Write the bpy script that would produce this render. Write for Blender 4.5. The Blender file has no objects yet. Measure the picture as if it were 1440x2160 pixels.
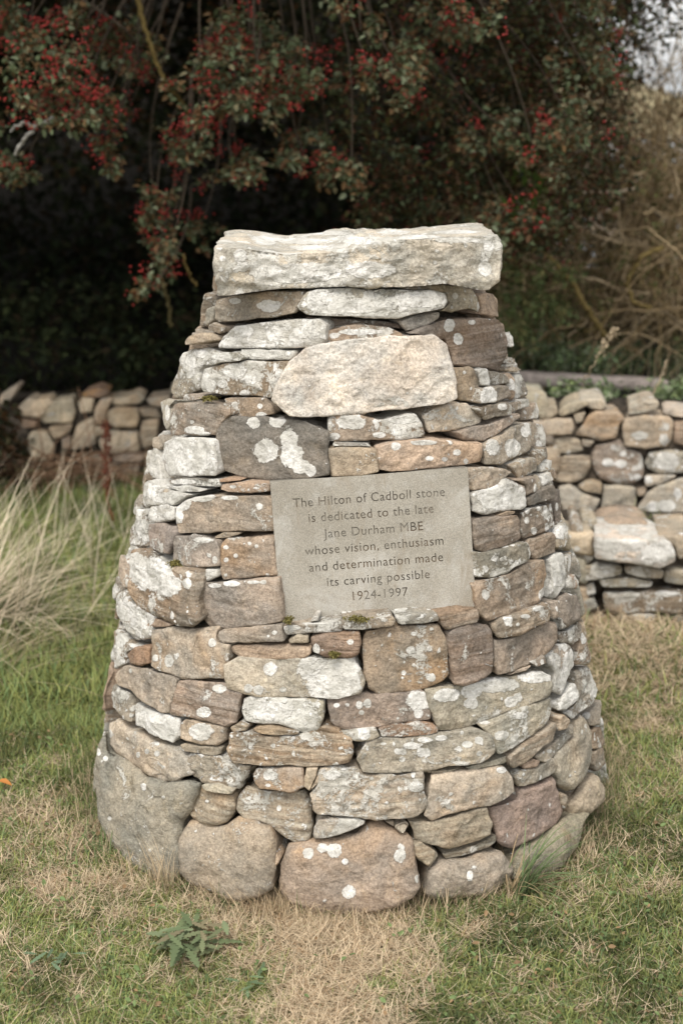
import bpy, math, random
import numpy as np
from mathutils import Vector
R = math.radians
rng = np.random.default_rng(7); random.seed(7)
scene = bpy.context.scene; COL = scene.collection

# ------------------------------------------------------------------ camera, sky, sun, exposure
CAM_H, PITCH, FPX = 1.67, R(16.8), 3000.0
AX, AY = 0.02, 3.25                                   # axis of the cairn
cam_d = bpy.data.cameras.new('camera'); cam = bpy.data.objects.new('camera', cam_d); COL.objects.link(cam)
cam.location = (0, 0, CAM_H); cam.rotation_euler = (R(90) - PITCH, 0, 0)
cam_d.sensor_fit = 'VERTICAL'; cam_d.sensor_height = 36; cam_d.sensor_width = 24; cam_d.lens = 50
cam_d.clip_start = .05; cam_d.clip_end = 5000
cam_d.dof.use_dof = True; cam_d.dof.focus_distance = 2.98; cam_d.dof.aperture_fstop = 2.7
scene.camera = cam
SUN_EL, SUN_AZ = R(64), R(205)                        # azimuth measured clockwise from +Y: behind the camera, a little left
world = bpy.data.worlds.new('World'); scene.world = world; world.use_nodes = True
wn = world.node_tree.nodes; wl = world.node_tree.links
sky = wn.new('ShaderNodeTexSky'); sky.sky_type = 'NISHITA'; sky.sun_disc = False
sky.sun_elevation = SUN_EL; sky.sun_rotation = SUN_AZ; sky.dust_density = 1.6; sky.air_density = 1.0; sky.ozone_density = 1
hs = wn.new('ShaderNodeHueSaturation'); hs.inputs['Saturation'].default_value = .07; hs.inputs['Value'].default_value = 1
bg = wn['Background']; bg.inputs['Strength'].default_value = .15
wl.new(sky.outputs[0], hs.inputs['Color']); wl.new(hs.outputs[0], bg.inputs['Color'])
sun_d = bpy.data.lights.new('sun', 'SUN'); sun_d.energy = 1.5; sun_d.angle = R(24); sun_d.color = (1, .94, .845)
sun = bpy.data.objects.new('sun', sun_d); COL.objects.link(sun)
sv = Vector((math.sin(SUN_AZ)*math.cos(SUN_EL), math.cos(SUN_AZ)*math.cos(SUN_EL), math.sin(SUN_EL)))
sun.rotation_euler = sv.to_track_quat('Z', 'Y').to_euler()
scene.view_settings.view_transform = 'Standard'; scene.view_settings.look = 'None'
scene.view_settings.exposure = 1.0; scene.view_settings.gamma = 1
scene.view_settings.use_curve_mapping = False
scene.render.engine = 'CYCLES'
scene.cycles.max_bounces = 6; scene.cycles.diffuse_bounces = 3; scene.cycles.use_denoising = True

CAMP = np.array([0, 0, CAM_H]); CF = np.array([0, math.cos(PITCH), -math.sin(PITCH)]); CU = np.array([0, math.sin(PITCH), math.cos(PITCH)])
def ray(px, py):                                      # direction through a point of the 1440 x 2160 photograph
    px = np.asarray(px, float); py = np.asarray(py, float)
    d = CF + ((px-720)/FPX)[..., None]*np.array([1., 0, 0]) - ((py-1080)/FPX)[..., None]*CU
    return d
def pix(P):
    q = np.asarray(P, float) - CAMP; z = q @ CF
    return 720 + FPX*q[..., 0]/z, 1080 - FPX*(q @ CU)/z
def at_y(px, py, Y):                                  # the point on that ray at distance Y in front of the camera
    d = ray(px, py); return CAMP + d*(Y/d[..., 1])[..., None]
def on_ground(px, py, z=0.):
    d = ray(px, py); return CAMP + d*((z-CAM_H)/d[..., 2])[..., None]

# ------------------------------------------------------------------ helpers
def tag(o, label=None, cat=None, group=None, kind=None):
    if label: o['label'] = label
    if cat: o['category'] = cat
    if group: o['group'] = group
    if kind: o['kind'] = kind
    return o
def empty(name, loc, label, cat, group=None):
    o = bpy.data.objects.new(name, None); COL.objects.link(o); o.location = loc; o.empty_display_size = .1
    return tag(o, label, cat, group)
def mk(name, V, loops, tot, mat, parent=None, attrs=None, smooth=True, origin=None):
    """V (n,3) world coordinates, loops flat vertex indices, tot loop counts"""
    V = np.asarray(V, np.float32); loops = np.asarray(loops, np.int32); tot = np.asarray(tot, np.int32)
    o3 = np.zeros(3) if origin is None else np.asarray(origin, float)
    m = bpy.data.meshes.new(name)
    m.vertices.add(len(V)); m.vertices.foreach_set('co', (V - o3.astype(np.float32)).ravel())
    m.loops.add(len(loops)); m.loops.foreach_set('vertex_index', loops)
    m.polygons.add(len(tot)); st = np.zeros(len(tot), np.int32); st[1:] = np.cumsum(tot)[:-1]
    m.polygons.foreach_set('loop_start', st)
    try: m.polygons.foreach_set('loop_total', tot)
    except Exception: pass
    if smooth: m.polygons.foreach_set('use_smooth', np.ones(len(tot), bool))
    for k, a in (attrs or {}).items():
        a = np.asarray(a, np.float32)
        if a.ndim == 2:
            if a.shape[1] == 3: a = np.concatenate([a, np.ones((len(a), 1), np.float32)], 1)
            at = m.attributes.new(k, 'FLOAT_COLOR', 'POINT'); at.data.foreach_set('color', a.ravel())
        else:
            at = m.attributes.new(k, 'FLOAT', 'POINT'); at.data.foreach_set('value', a)
    m.update(calc_edges=True); m.validate()
    if mat: m.materials.append(mat)
    o = bpy.data.objects.new(name, m); COL.objects.link(o)
    if parent:
        o.parent = parent; o.location = Vector(o3) - parent_origin(parent)
    else: o.location = o3
    return o
def parent_origin(p):
    v = Vector((0, 0, 0))
    while p: v += p.location; p = p.parent
    return v

_perm = np.random.default_rng(3).permutation(256); _perm = np.concatenate([_perm, _perm, _perm])
_g = np.random.default_rng(4).normal(size=(256, 3)); _g /= np.linalg.norm(_g, axis=1)[:, None]
def perlin(P):
    P = np.asarray(P, float); i = np.floor(P).astype(int); f = P - i; i &= 255
    u = f*f*f*(f*(f*6-15)+10); out = 0
    for a in (0, 1):
        wx = u[..., 0] if a else 1-u[..., 0]
        ha = _perm[(i[..., 0]+a) & 255]
        for b in (0, 1):
            wy = u[..., 1] if b else 1-u[..., 1]
            hb = _perm[ha + ((i[..., 1]+b) & 255)]
            for c in (0, 1):
                wz = u[..., 2] if c else 1-u[..., 2]
                h = _perm[hb + ((i[..., 2]+c) & 255)]
                out = out + wx*wy*wz*(_g[h]*(f-np.array([a, b, c]))).sum(-1)
    return out*1.5
def fbm(P, oct=3):
    s = 0; a = 1.
    for k in range(oct): s = s + a*perlin(np.asarray(P)*2.03**k + 17.3*k); a *= .5
    return s
def sstep(a, b, x):
    t = np.clip((x-a)/(b-a), 0, 1); return t*t*(3-2*t)

class MB:                                             # collects pieces for ONE mesh object
    def __init__(s): s.V = []; s.L = []; s.T = []; s.A = {}; s.n = 0
    def add(s, V, L, T, **at):
        V = np.asarray(V); s.V.append(V); s.L.append(np.asarray(L, np.int64)+s.n); s.T.append(np.asarray(T)); s.n += len(V)
        for k, a in at.items():
            a = np.asarray(a, float)
            if a.ndim == 1 and len(a) in (3, 4) and len(V) != len(a): a = np.tile(a, (len(V), 1))
            s.A.setdefault(k, []).append(a)
    def build(s, name, mat, parent=None, origin=None, smooth=True):
        return mk(name, np.concatenate(s.V), np.concatenate(s.L), np.concatenate(s.T), mat, parent,
                  {k: np.concatenate(a) for k, a in s.A.items()}, smooth, origin)
def tube(mb, pts, r0, r1, col, seg=6, rough=0.):
    pts = np.asarray(pts, float); n = len(pts)
    t = np.gradient(pts, axis=0); t /= np.linalg.norm(t, axis=1)[:, None]+1e-9
    up = np.array([.3, .2, 1.]) if abs(t[0, 2]) < .8 else np.array([1., .2, 0])
    a = np.cross(t, up); a /= np.linalg.norm(a, axis=1)[:, None]+1e-9; b = np.cross(t, a)
    r = np.linspace(r0, r1, n)
    if rough: r = r*(1+rough*rng.uniform(-1, 1, n))
    th = np.linspace(0, 2*math.pi, seg, endpoint=False)
    V = pts[:, None] + r[:, None, None]*(np.cos(th)[None, :, None]*a[:, None] + np.sin(th)[None, :, None]*b[:, None])
    i = np.arange(n-1)[:, None]*seg; j = np.arange(seg)[None]; k = (j+1) % seg
    q = np.stack([i+j, i+k, i+seg+k, i+seg+j], -1).reshape(-1, 4)
    caps = np.concatenate([np.arange(seg)[::-1], (n-1)*seg+np.arange(seg)])
    mb.add(V.reshape(-1, 3), np.concatenate([q.ravel(), caps]), [4]*len(q)+[seg, seg], col=np.asarray(col))
def wander(p, d, length, n, wob, droop=0., r=rng):
    p = np.array(p, float); d = np.array(d, float); d /= np.linalg.norm(d); out = [p.copy()]
    for _ in range(n):
        d = d + r.normal(size=3)*wob + np.array([0, 0, -droop]); d /= np.linalg.norm(d)
        p = p + d*length/n; out.append(p.copy())
    return np.array(out)
def instance(mb, tv, tl, tt, pos, rot, size, col):    # a leaf/berry template repeated inside one mesh
    n, k = len(pos), len(tv)
    V = np.einsum('nij,kj->nki', rot, tv)*size[:, None, None] + pos[:, None]
    L = (np.tile(np.asarray(tl), (n, 1)) + (np.arange(n)*k)[:, None]).ravel()
    mb.add(V.reshape(-1, 3), L, np.tile(tt, n), col=np.repeat(col, k, axis=0))
def rand_rot(n, up=.0, r=rng):                        # random frames; 'up' tilts the leaf's upper side towards the sky
    z = r.normal(size=(n, 3)); z[:, 2] = np.abs(z[:, 2])*(1) + up; z /= np.linalg.norm(z, axis=1)[:, None]
    x = r.normal(size=(n, 3)); x[:, 2] -= .35; x -= (x*z).sum(1)[:, None]*z; x /= np.linalg.norm(x, axis=1)[:, None]
    return np.stack([x, np.cross(z, x), z], -1)
def leaf_template(half, fold=.3, curl=.25):
    h = np.array(half, float); n = len(h)
    up = np.c_[h, np.abs(h[:, 1])*fold - curl*h[:, 0]**2]; dn = up*np.array([1, -1, 1])
    V = np.concatenate([up, dn[1:-1]])
    return V, list(range(n))[::-1] + [0] + list(range(n, n+n-2)) + [n-1], [n, n]
HAW = leaf_template([(0, 0), (.16, .06), (.3, .36), (.42, .16), (.58, .36), (.7, .16), (.86, .18), (1, 0)])
OVAL = leaf_template([(0, 0), (.2, .2), (.5, .29), (.8, .17), (1, 0)])
def ico():
    import bmesh
    bm = bmesh.new(); bmesh.ops.create_icosphere(bm, subdivisions=1, radius=1)
    V = np.array([v.co[:] for v in bm.verts]); L = [v.index for f in bm.faces for v in f.verts]; T = [len(f.verts) for f in bm.faces]; bm.free()
    return V, L, T
ICO = ico()

# ------------------------------------------------------------------ materials
class NT:
    def __init__(s, name):
        s.m = bpy.data.materials.new(name); s.m.use_nodes = True; s.t = s.m.node_tree; s.b = s.t.nodes['Principled BSDF']
        s.b.inputs['Specular IOR Level'].default_value = .2
    def n(s, ty, props=None, **ins):
        nd = s.t.nodes.new('ShaderNode'+ty)
        for k, v in (props or {}).items(): setattr(nd, k, v)
        for k, v in ins.items(): s.put(nd.inputs[int(k[1:])] if k[0] == '_' and k[1:].isdigit() else nd.inputs[k.replace('_', ' ')], v)
        return nd
    def put(s, sock, v):
        if isinstance(v, bpy.types.NodeSocket): s.t.links.new(v, sock)
        else:
            if isinstance(v, (tuple, list)) and len(v) == 3 and sock.type == 'RGBA': v = (*v, 1)
            sock.default_value = v
    def noise(s, vec, scale, detail=3, rough=.55, dist=0.):
        return s.n('TexNoise', None, Vector=vec, Scale=scale, Detail=detail, Roughness=rough, Distortion=dist).outputs['Fac']
    def math(s, op, a, b=None, c=None, clamp=False):
        nd = s.n('Math', {'operation': op, 'use_clamp': clamp}); s.put(nd.inputs[0], a)
        if b is not None: s.put(nd.inputs[1], b)
        if c is not None: s.put(nd.inputs[2], c)
        return nd.outputs[0]
    def rmp(s, v, a, b, lo=0., hi=1., smooth=True):
        nd = s.n('MapRange', {'interpolation_type': 'SMOOTHSTEP' if smooth else 'LINEAR', 'clamp': True})
        for i, x in enumerate((v, a, b, lo, hi)): s.put(nd.inputs[i], x)
        return nd.outputs[0]
    def mix(s, f, a, b, mode='MIX'):
        nd = s.n('Mix', {'data_type': 'RGBA', 'blend_type': mode, 'clamp_factor': True})
        s.put(nd.inputs[0], f); s.put(nd.inputs[6], a); s.put(nd.inputs[7], b); return nd.outputs[2]
    def attr(s, name): return s.n('Attribute', {'attribute_name': name})
    def out(s, col, rough=.9, bump=None, bs=.5, bd=.01):
        s.put(s.b.inputs['Base Color'], col); s.put(s.b.inputs['Roughness'], rough)
        if bump is not None:
            nd = s.n('Bump', None, Height=bump, Strength=bs, Distance=bd); s.t.links.new(nd.outputs[0], s.b.inputs['Normal'])
        return s.m
def m_stone():
    t = NT('lichened_sandstone'); co = t.n('TexCoord').outputs['Object']
    tint = t.attr('tint'); aux = t.n('SeparateColor', None, Color=t.attr('aux').outputs['Color'])
    bed, och, lam = aux.outputs[0], aux.outputs[1], aux.outputs[2]
    lich = tint.outputs['Alpha']; spots = t.attr('spots').outputs['Fac']
    p = t.n('VectorMath', {'operation': 'ADD'}, _0=co, _1=t.n('CombineXYZ', None, X=lam, Y=bed, Z=och).outputs[0]).outputs[0]
    big = t.noise(p, 9, 4, .6); mid = t.noise(p, 32, 4, .65); fine = t.noise(p, 170, 3, .7); gr = t.noise(p, 520, 2, .7)
    st = t.n('Mapping', None, Vector=p); st.inputs['Scale'].default_value = (4, 4, 95)
    strat = t.noise(st.outputs[0], 1, 4, .6, .4)
    c = t.mix(t.rmp(big, .3, .7), t.mix(1., tint.outputs['Color'], (.74, .76, .78), 'MULTIPLY'), t.mix(1., tint.outputs['Color'], (1.2, 1.12, 1.05), 'MULTIPLY'))
    c = t.mix(t.math('MULTIPLY', t.rmp(t.noise(p, 6, 3, .6, .5), .5, .68), och), c, (.36, .215, .10))
    c = t.mix(t.math('MULTIPLY', t.rmp(strat, .35, .62), t.math('MULTIPLY', bed, .95)), c, t.mix(1., c, (.55, .47, .4), 'MULTIPLY'))
    c = t.mix(t.math('MULTIPLY', t.rmp(mid, .52, .72), .6), c, t.mix(1., c, (.52, .5, .48), 'MULTIPLY'))
    c = t.mix(1., c, t.mix(t.rmp(fine, .3, .7), (.74, .73, .72), (1.22, 1.22, 1.21)), 'MULTIPLY')
    c = t.mix(1., c, t.mix(t.rmp(gr, .3, .7), (.84, .84, .84), (1.14, 1.14, 1.14)), 'MULTIPLY')
    c = t.mix(t.math('MULTIPLY', t.rmp(t.noise(p, 15, 6, .72, 1.2), .56, .68), .55), c, t.mix(1., c, (.46, .44, .40), 'MULTIPLY'))
    c = t.mix(t.math('MULTIPLY', t.rmp(t.noise(p, 22, 5, .7, .6), .55, .66), .5), c, t.mix(1., c, (1.32, 1.26, 1.15), 'MULTIPLY'))
    # grey crust
    crust_v = t.math('ADD', t.math('ADD', t.noise(p, 11, 5, .62, .6), t.math('MULTIPLY', t.math('SUBTRACT', fine, .5), .3)), t.math('MULTIPLY', lich, .3))
    crust = t.rmp(crust_v, .66, .72)
    cc = t.mix(t.rmp(mid, .35, .65), (.40, .385, .34), (.60, .585, .54)); cc = t.mix(1., cc, t.mix(t.rmp(gr, .3, .7), (.78, .78, .78), (1.18, 1.18, 1.18)), 'MULTIPLY')
    c = t.mix(t.math('MULTIPLY', crust, .85), c, cc)
    # round white lichens
    wp = t.n('VectorMath', {'operation': 'ADD'}, _0=p, _1=t.n('VectorMath', {'operation': 'SCALE'}, _0=t.n('TexNoise', None, Vector=p, Scale=38., Detail=4.).outputs['Color'], Scale=.022).outputs[0]).outputs[0]
    msk = None
    for sc, lo in ((26, .0), (70, .1)):
        vo = t.n('TexVoronoi', None, Vector=wp, Scale=float(sc)); rv = t.n('SeparateColor', None, Color=vo.outputs['Color']).outputs[0]
        lim = t.math('MULTIPLY', t.rmp(t.math('ADD', rv, t.math('MULTIPLY', lich, .38)), .86, 1.35, smooth=False), .75)
        k = t.rmp(t.math('SUBTRACT', lim, vo.outputs['Distance']), 0., .07)
        msk = k if msk is None else t.math('MAXIMUM', msk, k)
    patch = t.rmp(t.math('ADD', t.noise(p, 27, 6, .68, .8), t.math('MULTIPLY', lich, .15)), .685, .72)
    msk = t.math('MAXIMUM', msk, patch)
    ex = t.math('ADD', spots, t.math('MULTIPLY', t.math('SUBTRACT', t.noise(p, 60, 4, .65), .5), .75))
    msk = t.math('MAXIMUM', msk, t.rmp(ex, .30, .36))
    wc = t.mix(t.rmp(fine, .3, .7), (.52, .505, .47), (.76, .74, .70)); wc = t.mix(t.rmp(t.noise(p, 16, 3, .6), .42, .6, 0., .55), wc, (.40, .385, .335)); wc = t.mix(t.math('MULTIPLY', t.rmp(t.noise(p, 110, 4, .75), .54, .66), .8), wc, (.33, .31, .27))
    c = t.mix(t.math('MULTIPLY', msk, .93), c, wc)
    h = t.math('ADD', t.math('MULTIPLY', fine, .5), t.math('ADD', t.math('MULTIPLY', mid, 1.1), t.math('MULTIPLY', gr, .28)))
    h = t.math('ADD', h, t.math('ADD', t.math('MULTIPLY', msk, .4), t.math('MULTIPLY', crust, .25)))
    h = t.math('ADD', h, t.math('MULTIPLY', t.math('MULTIPLY', strat, bed), 1.0))
    return t.out(c, .93, h, .85, .006)
def m_col(name, rough=.6, spec=.25, transl=0., nscale=0, namp=.3, bump=0.):
    t = NT(name); c = t.attr('col').outputs['Color']; t.b.inputs['Specular IOR Level'].default_value = spec
    bm = None
    if nscale:
        f = t.noise(t.n('TexCoord').outputs['Object'], nscale, 4, .65)
        c = t.mix(1., c, t.mix(t.rmp(f, .3, .7), (1-namp,)*3, (1+namp,)*3), 'MULTIPLY'); bm = f if bump else None
    m = t.out(c, rough, bm, .8, bump or .01)
    if transl:
        tr = t.n('BsdfTranslucent', None, Color=c); mx = t.n('MixShader', None, Fac=transl)
        t.t.links.new(t.b.outputs[0], mx.inputs[1]); t.t.links.new(tr.outputs[0], mx.inputs[2])
        t.t.links.new(mx.outputs[0], t.t.nodes['Material Output'].inputs[0])
    return m
def m_plain(name, col, dark, scale, rough=.9, bump=.01):
    t = NT(name); p = t.n('TexCoord').outputs['Object']; f = t.noise(p, scale, 5, .65); g = t.noise(p, scale*7, 3, .7)
    c = t.mix(t.rmp(f, .35, .65), dark, col); c = t.mix(1., c, t.mix(t.rmp(g, .3, .7), (.75,)*3, (1.2,)*3), 'MULTIPLY')
    return t.out(c, rough, t.math('ADD', f, t.math('MULTIPLY', g, .4)), .8, bump)
def m_plaque(letters=False):
    t = NT('engraved_letter_stone' if letters else 'smooth_grey_sandstone'); p = t.n('TexCoord').outputs['Object']
    f = t.noise(p, 6, 4, .6); g = t.noise(p, 420, 3, .75); h = t.noise(p, 30, 4, .65)
    c = t.mix(t.rmp(f, .3, .7), (.265, .242, .20), (.35, .325, .278))
    c = t.mix(t.math('MULTIPLY', t.rmp(h, .5, .75), .35), c, (.43, .42, .39))
    c = t.mix(t.math('MULTIPLY', t.rmp(t.noise(p, 3.3, 4, .6), .58, .72), .4), c, (.30, .24, .17))
    c = t.mix(1., c, t.mix(t.rmp(g, .3, .7), (.72,)*3, (1.25,)*3), 'MULTIPLY')
    c = t.mix(t.math('MULTIPLY', t.rmp(t.noise(p, 5.5, 6, .7, .5), .5, .64), .5), c, (.45, .435, .40)); c = t.mix(t.math('MULTIPLY', t.rmp(t.noise(p, 75, 5, .75), .58, .68), .4), c, (.21, .185, .15))
    sv_ = t.n('Mapping', None, Vector=p); sv_.inputs['Scale'].default_value = (28, 28, 3)
    c = t.mix(t.math('MULTIPLY', t.rmp(t.noise(sv_.outputs[0], 1, 5, .65, .6), .54, .7), .45), c, (.235, .19, .135))
    if letters:
        dk = t.mix(t.rmp(t.noise(p, 16, 2), .45, .6), (.05, .042, .032), (.10, .06, .03))
        c = t.mix(t.rmp(t.noise(p, 11, 3, .6), .32, .58, .30, .95), c, dk)
    return t.out(c, .9, g, .5, .0015)
M_STONE = m_stone(); M_LEAF = m_col('leaves', .6, .18, .2); M_GRASS = m_col('grass_blades', .65, .2, .25)
M_BARK = m_col('bark', .9, .05, 0, 60, .35, .01); M_SHADED_LEAF = m_col('shaded_leaves', .8, .06, .1); M_BERRY = m_col('red_haws', .35, .3)  # the dark leaf copy has its sheen cut to keep the hollow black
M_CORE = m_plain('packed_earth', (.10, .08, .06), (.03, .024, .018), 30)
M_WOOD = m_col('weathered_timber', .85, .15, 0, 25, .3, .004)
M_PLAQUE = m_plaque(); M_LETTER = m_plaque(True)
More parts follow.
